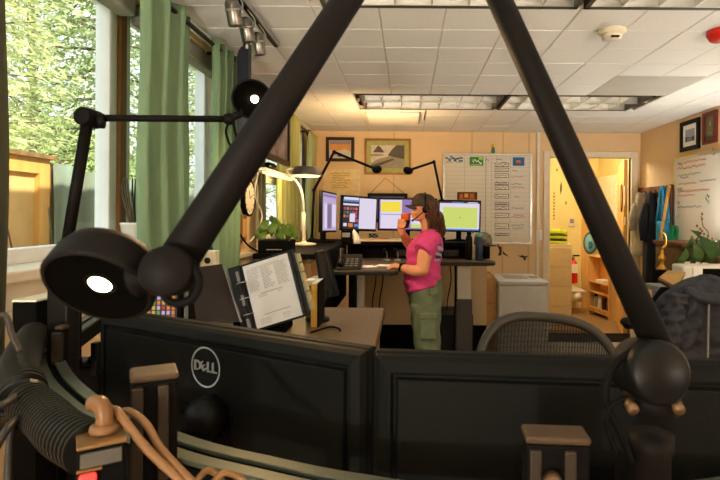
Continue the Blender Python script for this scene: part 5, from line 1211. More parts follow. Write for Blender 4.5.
# table with printer, plant, folder
tz = at(690, 286, 2.9).z
t = thing('printer_table', 'grey table under the white printer at the right edge', 'table', (1.85, 2.8, 0))
tx0 = at(658, 286, 2.9).x-.02
MB().box(tx0, 2.25, 2.62, 3.02, tz-.03, tz).build('tabletop', grey, t, bevel=.004)
for x in (tx0+.05, 2.2):
    for y in (2.68, 2.96): MB().box(x-.025, x+.025, y-.025, y+.025, 0, tz-.03).build('leg', grey, t)
MB().box(tx0+.02, tx0+.04, 2.70, 2.94, .3, tz-.03).build('side_panel', mat('blue grey panel', (106, 112, 122), .6), t)
p0 = at(683, 280, 2.86); pz0 = tz+.001; pz1 = at(673, 265.5, 2.86).z
prm = mat('white printer shell', (216, 210, 198), .45, var=.03)
t = thing('printer', 'white printer with dark paper slot at the right edge', 'printer', (p0.x+.22, 3.0, pz0))
MB().box(p0.x, p0.x+.46, 2.86, 2.99, pz0, pz1).build('shell', prm, t, bevel=.012)
MB().box(p0.x+.085, p0.x+.40, 2.852, 2.862, pz0+.02, pz1-.016).build('paper_slot', blackm, t)
MB().hexa([Vector(v) for v in ((p0.x+.14, 2.78, pz0+.03), (p0.x+.40, 2.78, pz0+.03), (p0.x+.40, 2.9, pz0+.035), (p0.x+.14, 2.9, pz0+.035), (p0.x+.14, 2.78, pz0+.042), (p0.x+.40, 2.78, pz0+.042), (p0.x+.40, 2.9, pz0+.05), (p0.x+.14, 2.9, pz0+.05))]).build('output_tray', white, t)
MB().box(p0.x+.05, p0.x+.10, 2.846, 2.864, pz0+.02, pz1-.008).build('side_guide', white, t, bevel=.003)
c = Vector((p0.x+.06, 2.85, pz0+.055)); MB().lathe([(.016, 0), (.016, .004)], axis_to((p0.x+.115, 2.851, pz0+.06), (0, -1, 0)), 14).build('button', blackg, t)
# folder / clipboard
A = [at(659, 277, 2.72), at(668, 270, 2.80), at(686, 272, 2.80), at(677, 286.5, 2.70)]
t = thing('folder', 'tan folder leaning on the table edge left of the printer', 'folder', (A[0]+A[2])/2)
k = Vector((.0, .01, -.014)); A4 = [A[0], A[3], A[2], A[1]]
MB().hexa([p+k for p in A4]+A4).build('cover', mat('tan folder card', (156, 124, 74), .6), t, bevel=.002)
MB().hexa([p+k*1.9 for p in A4]+[p+k*1.05 for p in A4]).build('pages', mat('dark folder back', (70, 60, 52), .6), t)
# orchid plant
pc = Vector((at(694, 262, 3.42).x, 3.42, tz+.001))
t = thing('potted_plant', 'broad leaved green plant with ochre blossoms behind the printer', 'plant', pc)
MB().cyl((pc.x, pc.y, 0), (pc.x, pc.y, pc.z-.02), .03, 14).lathe([(.16, 0), (.16, .02), (.03, .03)], T(pc.x, pc.y, 0)).lathe([(.13, -.02), (.13, 0)], T(pc)).build('plant_stand', woodb, t)
MB().lathe([(.06, 0), (.08, .07), (.085, .07), (.085, .08), (.075, .08), (.0001, .07)], T(pc), 24).build('pot', cream, t)
for p, q, w_, Y, m_ in (((700, 236), (711, 264), 14, 3.30, leafd), ((694, 243), (690, 264), 12, 3.28, leafd), ((692, 236), (679, 252), 8, 3.34, leafd), ((686, 248), (671, 264), 7, 3.26, leafm), ((682, 254), (663, 277), 6, 3.24, leafm), ((684, 250), (668, 272), 6, 3.3, leafm),
                        ((699, 240), (684, 262), 9, 3.36, leafd), ((712, 246), (722, 266), 10, 3.3, leafd), ((706, 242), (700, 264), 9, 3.36, leafd), ((716, 240), (730, 256), 9, 3.35, leafd), ((697, 238), (690, 230), 6, 3.4, leafd)): face_leaf(t, pc, .07, p, q, w_, Y, m_)
sp = [pc+Vector((0, 0, .07)), at(708, 236, 3.42), at(703, 226, 3.4), at(701, 216, 3.38)]
MB().tube(sp, .003, 5, n=5).build('flower_stem', stemm, t)
flm = mat('ochre blossom', (150, 116, 56), .6)
for k, (px, py) in enumerate(((702, 214), (702, 219), (697, 226), (700, 229), (702, 231), (698, 232), (704, 234), (708, 236), (712, 239), (715, 246))):
    q = at(px, py, 3.38); MB().ell(q, (.008, .006, .010), seg=8, rings=6).build('blossom', flm, t)

# ================================================================== CHAIRS
# mesh backed task chair facing the console
cx, cyy = at(545, 340, 1.85).x, 1.85; zt = at(545, 316.5, 1.85).z
t = thing('mesh_chair', 'grey mesh backed office chair behind the right foreground monitor', 'chair', (cx, cyy, 0))
chm = mat('graphite chair frame', (58, 55, 49), .42, .2, var=.06); meshm = mat('dark woven mesh', (30, 29, 27), .7, spec=.2)
def chback(u, v):                       # u -1..1 across, v 0..1 from bottom to top
    return None
outl = []
wb2 = .25; hb_c = .56; zb2 = zt-hb_c
for k in range(56):
    a = 2*math.pi*k/56; ca, sa = math.cos(a), math.sin(a); e = .62
    x = wb2*math.copysign(abs(ca)**e, ca); z = hb_c/2*math.copysign(abs(sa)**.75, sa)
    if z < 0: x *= 1-.28*(-z/(hb_c/2))
    z += -.018*(x/wb2)*(1 if z > 0 else .2)
    outl.append((x, z))
zc = zt-hb_c/2-.004
def bk(x, z): return Vector((cx+x, cyy-.02+.05*(x/wb2)**2*-1+.05*((z)/(hb_c/2))**2*.6, zc+z))
ol = [bk(x, z) for x, z in outl]
MB().tube(ol+[ol[0]], .017, 8).build('back_frame', chm, t)
mm = MB()
def inside(x):                          # vertical span of the outline at x
    zs = []
    for (x0, z0), (x1, z1) in zip(outl, outl[1:]+outl[:1]):
        if (x0-x)*(x1-x) < 0: zs.append(z0+(z1-z0)*(x-x0)/(x1-x0))
    return (min(zs), max(zs)) if len(zs) >= 2 else None
for k in range(96):
    x = -wb2+.006+(2*wb2-.012)*(k+.5)/96; s = inside(x)
    if not s: continue
    mm.tube([bk(x, s[0]+(s[1]-s[0])*j/6) for j in range(7)], [.0025]*7, 3, smooth=False)
for k in range(30):
    z = -hb_c/2+.01+(hb_c-.02)*k/30
    xs = [x for x, zz in outl if abs(zz-z) < .03]
    xs = [x for i, (x, z0) in enumerate(outl) for (x1, z1) in [outl[(i+1) % 56]] if (z0-z)*(z1-z) < 0 for x in [x+(x1-x)*(z-z0)/(z1-z0)]]
    if len(xs) >= 2: mm.tube([bk(min(xs)+(max(xs)-min(xs))*j/6, z) for j in range(7)], .0009, 3, smooth=False)
mm.build('back_mesh', meshm, t, kind='stuff')
MB().box(-.14, .14, -.012, .012, -.05, .05, T(cx, cyy+.10, zc-.12) @ RX(-8)).build('lumbar_pad', chm, t, bevel=.01)
MB().loft([[Vector((cx+.24*math.copysign(abs(math.cos(a))**.5, math.cos(a))*s, cyy+.28+.23*math.copysign(abs(math.sin(a))**.5, math.sin(a))*s, z)) for a in [2*math.pi*k/32 for k in range(32)]] for s, z in ((.9, .52), (1, .535), (1, .56), (.93, .575))]).build('seat', meshm, t)
MB().box(cx-.03, cx+.03, cyy+.03, cyy+.09, .45, zb2+.12).build('back_spine', chm, t, bevel=.01)
MB().box(cx-.03, cx+.03, cyy+.03, cyy+.3, .44, .50).build('spine_foot', chm, t, bevel=.01)
MB().cyl((cx, cyy+.28, .09), (cx, cyy+.28, .53), .026, 16).build('gas_column', blackg, t)
for k in range(5):
    a = 2*math.pi*k/5+.3; e = Vector((cx+.3*math.cos(a), cyy+.28+.3*math.sin(a), .085))
    l_ = MB().tube([(cx, cyy+.28, .12), e], [.028, .016], 8).build('base_leg', blackg, t)
    MB().cyl(e+Vector((-.012*math.sin(a), .012*math.cos(a), -.058)), e+Vector((.012*math.sin(a), -.012*math.cos(a), -.058)), .027, 14).build('caster', blackm, l_)
for s in (-1, 1):
    MB().tube([(cx+s*.22, cyy+.28, .5), (cx+s*.29, cyy+.27, .55), (cx+s*.29, cyy+.27, .70)], .014, 8, n=4).build('arm_post', blackg, t)
    MB().box(cx+s*.29-.035, cx+s*.29+.035, cyy+.14, cyy+.38, .70, .725).build('armrest', blackm, t, bevel=.01)
# chair with a dark jacket over it, at right
jx0, jx1 = at(664, 300, 2.3).x, at(740, 300, 2.3).x; jz = at(700, 278, 2.3).z
t = jc = thing('office_chair', 'black office chair under the quilted jacket at the right edge', 'chair', ((jx0+jx1)/2, 2.3, 0))
jcx = (jx0+jx1)/2
MB().loft([[Vector((jcx+.19*s*math.copysign(abs(math.cos(a))**.5, math.cos(a)), 2.36+.03*math.sin(a), z)) for a in [2*math.pi*k/24 for k in range(24)]] for s, z in ((.8, .60), (1, .68), (1, jz-.10), (.8, jz-.05))]).build('backrest', blackm, t)
MB().loft([[Vector((jcx+.25*math.copysign(abs(math.cos(a))**.5, math.cos(a))*s, 2.08+.23*math.copysign(abs(math.sin(a))**.5, math.sin(a))*s, z)) for a in [2*math.pi*k/24 for k in range(24)]] for s, z in ((.92, .46), (1, .48), (1, .52), (.93, .54))]).build('seat', blackm, t)
MB().tube([(jcx, 2.36, .7), (jcx, 2.40, .5), (jcx, 2.2, .45)], .025, 8, n=4).build('back_spine', blackg, t)
MB().cyl((jcx, 2.1, .09), (jcx, 2.1, .46), .026, 16).build('gas_column', blackg, t)
for k in range(5):
    a = 2*math.pi*k/5; e = Vector((jcx+.3*math.cos(a), 2.1+.3*math.sin(a), .085))
    l_ = MB().tube([(jcx, 2.1, .12), e], [.028, .016], 8).build('base_leg', blackg, t)
    MB().cyl(e+Vector((-.012*math.sin(a), .012*math.cos(a), -.058)), e+Vector((.012*math.sin(a), -.012*math.cos(a), -.058)), .027, 14).build('caster', blackm, l_)
ar = at(628, 324, 2.1)
MB().tube([at(622, 325, 2.1), at(626, 323, 2.1), at(640, 325, 2.12), at(655, 330, 2.15)], [.012, .024, .02, .018], 12, n=4).build('armrest', blackg, t)
MB().tube([at(645, 330, 2.12), at(648, 345, 2.12), (jcx-.2, 2.1, .5)], .014, 8, n=4).build('arm_post', blackg, t)
# jacket draped over the backrest: puffy quilted shell
jm = mat('dark slate quilted cloth', (50, 51, 57), .85, var=.22, scale=34, bump=.9)
t = thing('jacket', 'dark grey quilted jacket draped over the chair back', 'jacket', (jcx, 2.3, .7))
rings = []; zlo = .62
for i in range(52):
    v = i/51; z = zlo+(jz-zlo)*v
    rg = []
    for k in range(110):
        a = 2*math.pi*k/110; sx = .235*(1-.30*v**1.4); tp = 1.0 if v < .8 else math.sqrt(max(.02, 1-((v-.8)/.2)**2*.97))
        puff = 1+.055*abs(math.sin(v*13))+.04*math.sin(7*a+8*v)+.03*math.sin(13*a-5*v)
        x = sx*tp*math.copysign(abs(math.cos(a))**.7, math.cos(a))*(.97+.03*puff); y = (.085+.03*(1-v))*(.45+.55*tp)*math.sin(a)*puff
        if math.sin(a) < 0: y += (.017*math.sin(34*x+13*z+3*math.sin(9*z))+.012*math.sin(61*x-38*z+1)+.009*math.sin(95*z+30*x+2*math.sin(40*x)))*min(1, tp*1.2)
        rg.append(Vector((jcx+x-.03*(1-v), 2.33+y, z+.02*math.cos(a)*v)))
    rings.append(rg)
MB().loft(rings).build('body', jm, t, subsurf=1)
def puffsleeve(pts, r):
    P, rs = spline([Vector(p) for p in pts], [r]*len(pts), 26); n = 30; rings = []
    for i, p in enumerate(P):
        d = (P[min(i+1, len(P)-1)]-P[max(i-1, 0)]).normalized(); u = Vector((0, 1, 0)); u = (u-d*u.dot(d)).normalized(); w = d.cross(u); rg = []
        for k in range(n):
            a = 2*math.pi*k/n; q = r*(1+.13*math.sin(3*a+.35*i)+.12*math.sin(.8*i+2*math.sin(a))+.06*math.sin(5*a-.5*i))
            rg.append(p+(u*math.cos(a)+w*math.sin(a))*q)
        rings.append(rg)
    MB().loft(rings).build('sleeve', jm, t)
puffsleeve([(jcx-.13, 2.26, jz-.07), (jcx-.165, 2.225, jz-.17), (jcx-.20, 2.21, jz-.33), (jcx-.21, 2.2, jz-.5)], .040)
puffsleeve([(jcx+.12, 2.26, jz-.07), (jcx+.16, 2.215, jz-.18), (jcx+.17, 2.2, jz-.34), (jcx+.17, 2.2, jz-.5)], .048)
MB().tube([(jcx-.10, 2.26, jz-.05), (jcx-.04, 2.225, jz-.075), (jcx+.06, 2.225, jz-.08), (jcx+.12, 2.26, jz-.06)], .026, 10, n=5).build('collar', jm, t)
MB().tube([(jcx-.02, 2.212, jz-.09), (jcx-.03, 2.20, jz-.3), (jcx-.035, 2.195, jz-.5)], .004, 6, n=5).build('zipper', grey, t)
# ================================================================== THE DISPATCHER
YP = 3.70
def b(px, py, dy=0): p = at(px, py, YP); p.y += dy; return p
S = YP/F                                             # metres per pixel at her depth
def remesh(mb, vox, smooth=4):
    me = bpy.data.meshes.new('tmp'); me.from_pydata([tuple(p) for p in mb.v], [], mb.f)
    bm = bmesh.new(); bm.from_mesh(me); bmesh.ops.recalc_face_normals(bm, faces=bm.faces); bm.to_mesh(me); bm.free()
    o = bpy.data.objects.new('tmp', me); COL.objects.link(o)
    d = o.modifiers.new('r', 'REMESH'); d.mode = 'VOXEL'; d.voxel_size = vox
    s = o.modifiers.new('s', 'SMOOTH'); s.factor = .5; s.iterations = smooth
    dg = bpy.context.evaluated_depsgraph_get(); dg.update()
    r = bpy.data.meshes.new_from_object(o.evaluated_get(dg)); bpy.data.objects.remove(o); bpy.data.meshes.remove(me)
    out = MB(); out.v = [v.co.copy() for v in r.vertices]; out.f = [list(p.vertices) for p in r.polygons]
    out.m = [0]*len(out.f); out.s = [True]*len(out.f); bpy.data.meshes.remove(r); return out
def skinpts(mb, pts, rs, n=6, seg=14):
    P, Q = spline([Vector(p) for p in pts], rs, n)
    mb.tube(P, Q, seg)
    mb.ell(P[0], Q[0], seg=14, rings=8); mb.ell(P[-1], Q[-1], seg=14, rings=8)
skin = mat('tanned skin', (206, 142, 104), .5, var=.06, scale=14)
hairm = mat('brown wavy hair', (70, 42, 26), .55, spec=.2, var=.4, scale=60, stretch=(1, 1, .2))
pink = mat('hot pink cotton', (196, 64, 122), .85, var=.08, scale=40)
olive = mat('sage olive cotton', (98, 110, 86), .9, var=.12, scale=26, bump=.08)
capm = mat('olive brown cap cloth', (64, 53, 41), .9, var=.15, scale=40)
W0 = thing('person', 'standing woman in pink t-shirt, olive trousers and brown cap, drinking from a cup', 'person', (b(428, 300).x, YP, 0))
# --- skin: head, neck, arms, hands as one surface
k = MB()
k.ell(b(424, 206.5), (11.8*S, .072, 13.6*S), seg=20, rings=14)                       # skull
k.ell(b(419.2, 213), (6.9*S, .056, 8.2*S), seg=18, rings=12)                          # face
k.ell(b(417.4, 218.2), (4.0*S, .036, 3.0*S), seg=14, rings=8)                         # chin
k.ell(b(421, 217.3), (6*S, .052, 3.6*S), seg=14, rings=8)                             # jaw
k.tube([b(413.6, 208.8), b(412.0, 211.8), b(411.4, 213.2)], [.008, .012, .015], 10)   # nose
k.ell(b(412.0, 213.1), (.012, .016, .010), seg=10, rings=6)
k.ell(b(413.4, 216.2), (.012, .022, .0065), seg=10, rings=6)                          # lips
k.ell(b(413.8, 217.6), (.012, .020, .0065), seg=10, rings=6)
for s in (-1, 1):
    k.ell(b(414.6, 206.9, s*.032), (.014, .020, .008), seg=10, rings=6)               # brow ridge
    k.ell(b(417, 212.6, s*.042), (.022, .018, .020), seg=10, rings=6)                 # cheek
    k.ell(b(425.6, 210.5, s*.072), (.016, .010, .028), seg=10, rings=8)               # ear
skinpts(k, [b(425.5, 216), b(428, 224), b(430.5, 233)], [.050, .050, .060])
# near (left) arm
skinpts(k, [b(429, 240, -.17), b(424, 252, -.21), b(422.5, 261, -.225), b(422.4, 266.5, -.23)], [.050, .049, .044, .037])
skinpts(k, [b(422.4, 266.5, -.23), b(414, 267.3, -.222), b(406, 265.8, -.20), b(400.6, 264.6, -.185)], [.037, .037, .030, .023])
# near hand on the desk edge: palm and five fingers
k.ell(b(397.6, 264.4, -.178), (.034, .036, .017), seg=14, rings=8)
hx = b(395.0, 264.2, -.178)
for i, (dy, ln) in enumerate(((-.032, .052), (-.011, .064), (.010, .066), (.030, .056))):
    p0 = hx+Vector((.012, dy, 0)); p1 = p0+Vector((-ln*.45, dy*.15, .004)); p2 = p1+Vector((-ln*.32, 0, -.012)); p3 = p2+Vector((-ln*.15, 0, -.018))
    skinpts(k, [p0, p1, p2, p3], [.0105, .0098, .0088, .0075], 4, 10)
p0 = b(398.8, 263.6, -.150); skinpts(k, [p0, p0+Vector((-.02, .026, .006)), p0+Vector((-.045, .034, .0))], [.013, .011, .0085], 4, 10)
# far (right) arm raised with the cup
skinpts(k, [b(427, 238, .165), b(420, 246, .24), b(412, 249, .235)], [.055, .050, .042])
skinpts(k, [b(412, 249, .235), b(407.4, 243, .17), b(403.2, 235.2, .085)], [.042, .037, .026])
pc_ = b(402.0, 231.2, .062); k.ell(pc_, (.026, .026, .038), seg=14, rings=8)
cupc = b(405.0, 218, .05)
cupb, cupt = b(404.8, 228.2, .05), b(406.0, 213.4, .05)
ca_ = (cupt-cupb).normalized(); sx = ca_.orthogonal().normalized(); sy = ca_.cross(sx); RC = .034
Mc = Matrix(((1, 0, ca_.x, 0), (0, 1, ca_.y, 0), (0, 0, ca_.z, 0), (0, 0, 0, 1)))
def oncup(ang, h, r): a = R(ang); return cupb+Vector((math.cos(a)*r, math.sin(a)*r, 0))+ca_*h
for i, h in enumerate((.052, .036, .019, .004)):       # four fingers closing round the cup from the camera-left side
    ln = (68, 78, 76, 62)[i]
    P = [pc_+Vector((-.012, -.006, .030-.019*i)), oncup(196, h, RC+.014), oncup(196+ln*.55, h+.002, RC+.011), oncup(196+ln, h, RC+.009)]
    skinpts(k, P, [.0115, .0108, .0098, .008], 5, 10)
P = [pc_+Vector((.004, .012, .022)), oncup(150, .040, RC+.014), oncup(112, .055, RC+.011), oncup(86, .062, RC+.009)]
skinpts(k, P, [.013, .012, .0105, .0085], 5, 10)       # thumb on the far side
body = remesh(k, .0052, 4)
sk = body.build('body', skin, W0, fix=False)
# face details
eyew = mat('eye white', (226, 220, 212), .3); lipm = mat('lip', (170, 84, 76), .5)
for s in (-1, 1):
    e = b(414.7, 209.4, s*.031); MB().ell(e, (.010, .0125, .0075), seg=12, rings=8).build('eye', eyew, W0)
    MB().ell(e+Vector((-.0075, 0, 0)), (.004, .006, .006), seg=10, rings=6).build('iris', mat('dark iris', (54, 38, 28), .3), W0)
    MB().tube([b(413.2, 207.2, s*.018), b(413.2, 206.5, s*.034), b(414.6, 207.0, s*.048)], .003, 6, n=3).build('eyebrow', hairm, W0)
MB().ell(b(412.6, 216.9), (.011, .021, .0045), seg=12, rings=6).build('lips', lipm, W0)
# --- shirt
def ring(xf, yf, xb, yb, hw, dy=0, n=36, sq_=.85):
    out = []
    for i in range(n):
        a = 2*math.pi*i/n; ca, sa = math.cos(a), math.sin(a)
        ca2, sa2 = math.copysign(abs(ca)**sq_, ca), math.copysign(abs(sa)**sq_, sa)
        f = (1+ca2)/2; p = b(xf+(xb-xf)*f, yf+(yb-yf)*f); p.y += hw*sa2+dy; out.append(p)
    return out
s_ = MB()
s_.loft([ring(423, 231.5, 437, 230.5, .07), ring(419, 233.6, 440, 233, .135), ring(414, 238.5, 442, 238, .175), ring(408.5, 244.5, 442.8, 244, .185), ring(406.3, 249.5, 442.5, 250, .187),
         ring(406.3, 255, 441.4, 256, .182), ring(406.3, 261, 440.6, 262, .180), ring(405.3, 268, 440.2, 267, .186), ring(404.0, 275, 440.6, 271, .195), ring(403.6, 281.5, 440.8, 274.5, .200), ring(404.6, 288, 440.6, 278.5, .200), ring(405.2, 290.8, 440.2, 281, .198)])
for sd, el in ((-1, (420.8, 249.2)), (1, (419.5, 246))):
    P, Q = spline([b(430, 236.5, sd*.10), b(427.5, 240, sd*.165), b(424.4, 245.5, sd*.20), b(el[0], el[1], sd*.222)], [.062, .070, .068, .066], 6)
    s_.tube(P, Q, 18)
    if sd < 0: slv = (P[-1], P[-1]-P[-3])
sh = remesh(s_, .007, 3)
# soft folds
for v in sh.v:
    z = v.z; 
    v.x += .0035*math.sin(z*95+v.y*22)*(1 if z < 1.2 else .35); v.y += .003*math.sin(z*80+v.x*40)
so = sh.build('t_shirt', pink, W0, fix=False)
MB().tube([b(422.5, 231.6, .07*math.cos(0)), b(421, 232.6, 0), b(422.5, 231.6, -.07), b(430, 230.2, -.085), b(437.6, 230, -.04), b(438, 230, .04), b(430, 230.2, .085), b(422.5, 231.6, .07)], .006, 8, n=4).build('neck_rib', mat('deep pink rib', (190, 46, 104), .85), so)
pr = MB(); prm_ = mat('pale teal shirt print', (150, 170, 182), .8); prk = mat('dark navy shirt print', (50, 44, 70), .8)
for px, py, w_, h_, m_ in ((441.4, 241.5, .05, .03, prk), (441.9, 245.5, .07, .03, prm_), (441.6, 249.5, .055, .022, prk), (440.9, 253, .04, .02, prm_)):
    p = b(px, py); pr.box(p.x-.005, p.x+.012, p.y-.13, p.y+.02, p.z-h_/2, p.z+h_/2, I4, m_)
prb = MB()
# back print follows the shirt's back surface: pick its faces
me = so.data; o0 = WL[so]
fs = []
for p in me.polygons:
    c = p.center+o0
    if p.normal.x > .35 and b(0, 256).z < c.z < b(0, 240).z and -.16 < c.y-YP < .05: fs.append(p)
vmap = {}; vs = []; ff = []; mm_ = []
for p in fs:
    q = []
    for i in p.vertices:
        if i not in vmap: vmap[i] = len(vs); vs.append(me.vertices[i].co+o0+me.vertices[i].normal*.003)
        q.append(vmap[i])
    ff.append(q); c = p.center+o0; mm_.append(prm_ if math.sin(c.z*150+c.y*40) > .1 else (prk if math.sin(c.z*70) > 0 else pink))
if ff:
    for q, m_ in zip(ff, mm_): prb.f.append(q); prb.m.append(prb.mi(m_)); prb.s.append(True)
    prb.v = [Vector(v) for v in vs]; prb.build('back_print', None, so, fix=False)
# --- trousers
t_ = MB()
t_.loft([ring(405.6, 283, 440.6, 275.5, .186), ring(405.4, 289, 442.2, 283, .192), ring(408, 296, 443.2, 291, .194), ring(410, 304, 442.2, 300, .192), ring(411.5, 312, 441, 310, .184)])
def leg(dy, dx):
    t_.loft([ring(410.2+dx, 302, 441.6+dx, 300, .095, dy), ring(412.2+dx, 315, 440+dx, 314, .098, dy), ring(413.6+dx, 330, 439.4+dx, 330, .092, dy), ring(415.6+dx, 345, 440.4+dx, 345, .085, dy), ring(417+dx, 360, 441.4+dx, 360, .083, dy), ring(418+dx, 380, 441+dx, 380, .083, dy), ring(418.5+dx, 400, 440.6+dx, 400, .083, dy), ring(418+dx, 417, 441+dx, 417, .085, dy)])
leg(-.092, 0); leg(.092, -1.5)
tr = remesh(t_, .0085, 3)
for v in tr.v: v.x += .004*math.sin(v.z*42+v.y*30); v.y += .004*math.sin(v.z*36+v.x*25)
to = tr.build('trousers', olive, W0, fix=False)
M = frame(b(432, 287, -.205), (1, .35, .12), (0, 0, 1)); MB().box(-.03, .03, -.022, .022, -.01, .012, M).build('pocket_flap', olive, to, bevel=.006)
M = frame(b(427, 320, -.188), (1, .05, 0), (0, 0, 1)); MB().box(-.055, .055, -.09, .08, -.012, .010, M).box(-.058, .058, .045, .085, .0, .016, M).build('cargo_pocket', olive, to, bevel=.008)
shoe = mat('brown shoe leather', (70, 52, 40), .6)
for dy, dx in ((-.092, 0), (.092, -1.5)):
    f0 = b(430+dx, 418, dy); sh_ = MB()
    sh_.loft([[Vector((f0.x-.04+.135*s*math.copysign(abs(math.cos(a))**.8, math.cos(a))-x_, f0.y+.048*s*math.sin(a), z)) for a in [2*math.pi*i/20 for i in range(20)]] for s, z, x_ in ((.95, .002, 0), (1, .02, 0), (.95, .05, 0), (.62, .085, -.04), (.5, .11, -.05))])
    sh_.build('shoe', shoe, W0)
# --- watch
M = axis_to(b(401.6, 264.9, -.187), b(396, 263.6, -.17)-b(402, 265, -.188)); MB().lathe([(.0285, -.007), (.0295, 0), (.0285, .007), (.026, .007), (.026, -.007), (.0285, -.007)], M, 24, cap=False).build('watch_strap', blackg, W0)
MB().cyl(b(401.4, 262.0, -.205), b(401.4, 261.0, -.210), .011, 16).build('watch_case', blackg, W0)
# --- hair: scalp shell, falling locks and ponytail
h = MB(); h.ell(b(426.2, 207.6), (11.2*S, .082, 13.2*S), seg=24, rings=14)
h.v = [v if v.z < b(0, 203).z else Vector((v.x, v.y, v.z)) for v in h.v]
hs = MB()
hs.loft([[b(px, py, dy*math.sin(a))+Vector((w*math.cos(a), 0, 0)) for a in [2*math.pi*i/24 for i in range(24)]] for px, py, w, dy in ((429.5, 200, .062, .074), (429.8, 206, .064, .082), (429.6, 212, .060, .084), (430, 216, .050, .076), (430.6, 221, .044, .066), (432, 226, .034, .052))])
hs = remesh(hs, .007, 3); hs.build('hair', hairm, W0, fix=False)
rnd = random.Random(3)
lk = MB()
for i in range(84):
    dy = rnd.uniform(-.088, .088); x0 = rnd.uniform(427.0, 433.5); ph = rnd.uniform(0, 6.3); am = rnd.uniform(.8, 1.7)
    x1 = rnd.uniform(430, 443); y1 = rnd.uniform(229, 240); pts = []
    for j in range(7):
        f = j/6; px = x0+(x1-x0)*f**1.15+am*math.sin(ph+f*9); pts.append(b(px, 207+(y1-207)*f, dy*(1-.35*f)+.006*math.sin(ph+7*f)))
    lk.tube(pts, [.010, .0105, .0105, .010, .009, .007, .002], 6, n=4)
lk.build('hair_locks', hairm, W0)
pt = MB()
for i in range(16):
    ph = rnd.uniform(0, 6.3); dy = rnd.uniform(-.03, .03); pts = []
    for j in range(8):
        f = j/7; pts.append(b(434+9.2*math.sin(f*1.9)+1.5*math.sin(ph+f*10)+rnd.uniform(-.4, .4), 208+33*f*(.85+.15*math.sin(ph)), dy*(1+.8*math.sin(3.1*f))))
    pt.tube(pts, [.010, .014, .016, .016, .014, .012, .008, .003], 6, n=3)
pt.build('ponytail', hairm, W0)
# --- cap
cp = MB(); rings = []
for i in range(9):
    f = i/8; a0 = f*math.pi/2; rr = math.cos(a0)**.75 if f < 1 else .02; zz = math.sin(a0)
    rings.append([b(423.9+12.9*rr*math.cos(a)+.5, 206.8-13.2*zz-1.0*rr*math.cos(a)*0+1.2*rr*math.cos(a), .086*rr*math.sin(a)) for a in [2*math.pi*q/32 for q in range(32)]])
cp.loft(rings).build('cap_crown', capm, W0)
bb = MB(); top = []; bot = []
br = []
for i in range(9):
    v = -1+2*i/8; br.append(v)
def brim(u, v):
    w = (v*2-1); ext = 1-.55*abs(w)**2.4; px = 414.0-9.0*u*ext+2.5*abs(w)**2; py = 205.0+.6*u+3.6*abs(w)**2
    return b(px, py, .074*w*(1-.12*u))
bb.grid(brim, 6, 12).build('cap_brim', capm, W0, solid=.008)
for a in range(0, 360, 60):
    pts = [b(423.9+13.0*math.cos(f*math.pi/2)**.75*math.cos(R(a))+.5, 206.8-13.4*math.sin(f*math.pi/2)+1.2*math.cos(f*math.pi/2)**.75*math.cos(R(a)), .0875*math.cos(f*math.pi/2)**.75*math.sin(R(a))) for f in (.02, .25, .5, .75, .97)]
    MB().tube(pts, .0022, 5, n=3).build('cap_seam', mat('dark cap seam', (56, 48, 36), .9), W0)
MB().ell(b(424.4, 193.4), (.010, .010, .005), seg=10, rings=6).build('cap_button', capm, W0)
# --- headset
MB().tube([b(425.4, 209, -.086), b(424.6, 201, -.094), b(424.8, 194.6, -.066), b(425, 192.4, 0), b(424.8, 194.6, .066), b(424.6, 202, .094)], .0045, 6, n=5).build('headset_band', blackg, W0)
MB().lathe([(.024, 0), (.026, .008), (.02, .018), (.0001, .02)], axis_to(b(425.4, 209.6, -.074), (0, -1, 0)), 18).build('ear_pad', blackg, W0)
MB().tube([b(424.6, 210, -.092), b(420, 214.5, -.088), b(416, 217.8, -.07), b(413.0, 220.2, -.045)], .0042, 6, n=5).build('microphone_boom', blackg, W0)
MB().ell(b(412.6, 220.4, -.042), .009, seg=10, rings=6).build('microphone_tip', blackg, W0)
# --- the cup in her hand
Q = T(cupb) @ Mc; hcup = (cupt-cupb).length
t = thing('cup', 'orange cup with a black sleeve held near the woman\'s mouth', 'cup', cupb)
MB().lathe([(.0001, 0), (.027, 0), (.0335, hcup*.52), (.034, hcup*.54)], Q, 24).build('sleeve', mat('black cup sleeve', (36, 32, 32), .5), t)
MB().lathe([(.0325, hcup*.5), (.036, hcup*.97), (.037, hcup), (.034, hcup*.99), (.03, hcup*.55), (.0001, hcup*.54)], Q, 24).build('rim_body', mat('orange cup', (222, 110, 52), .45), t)
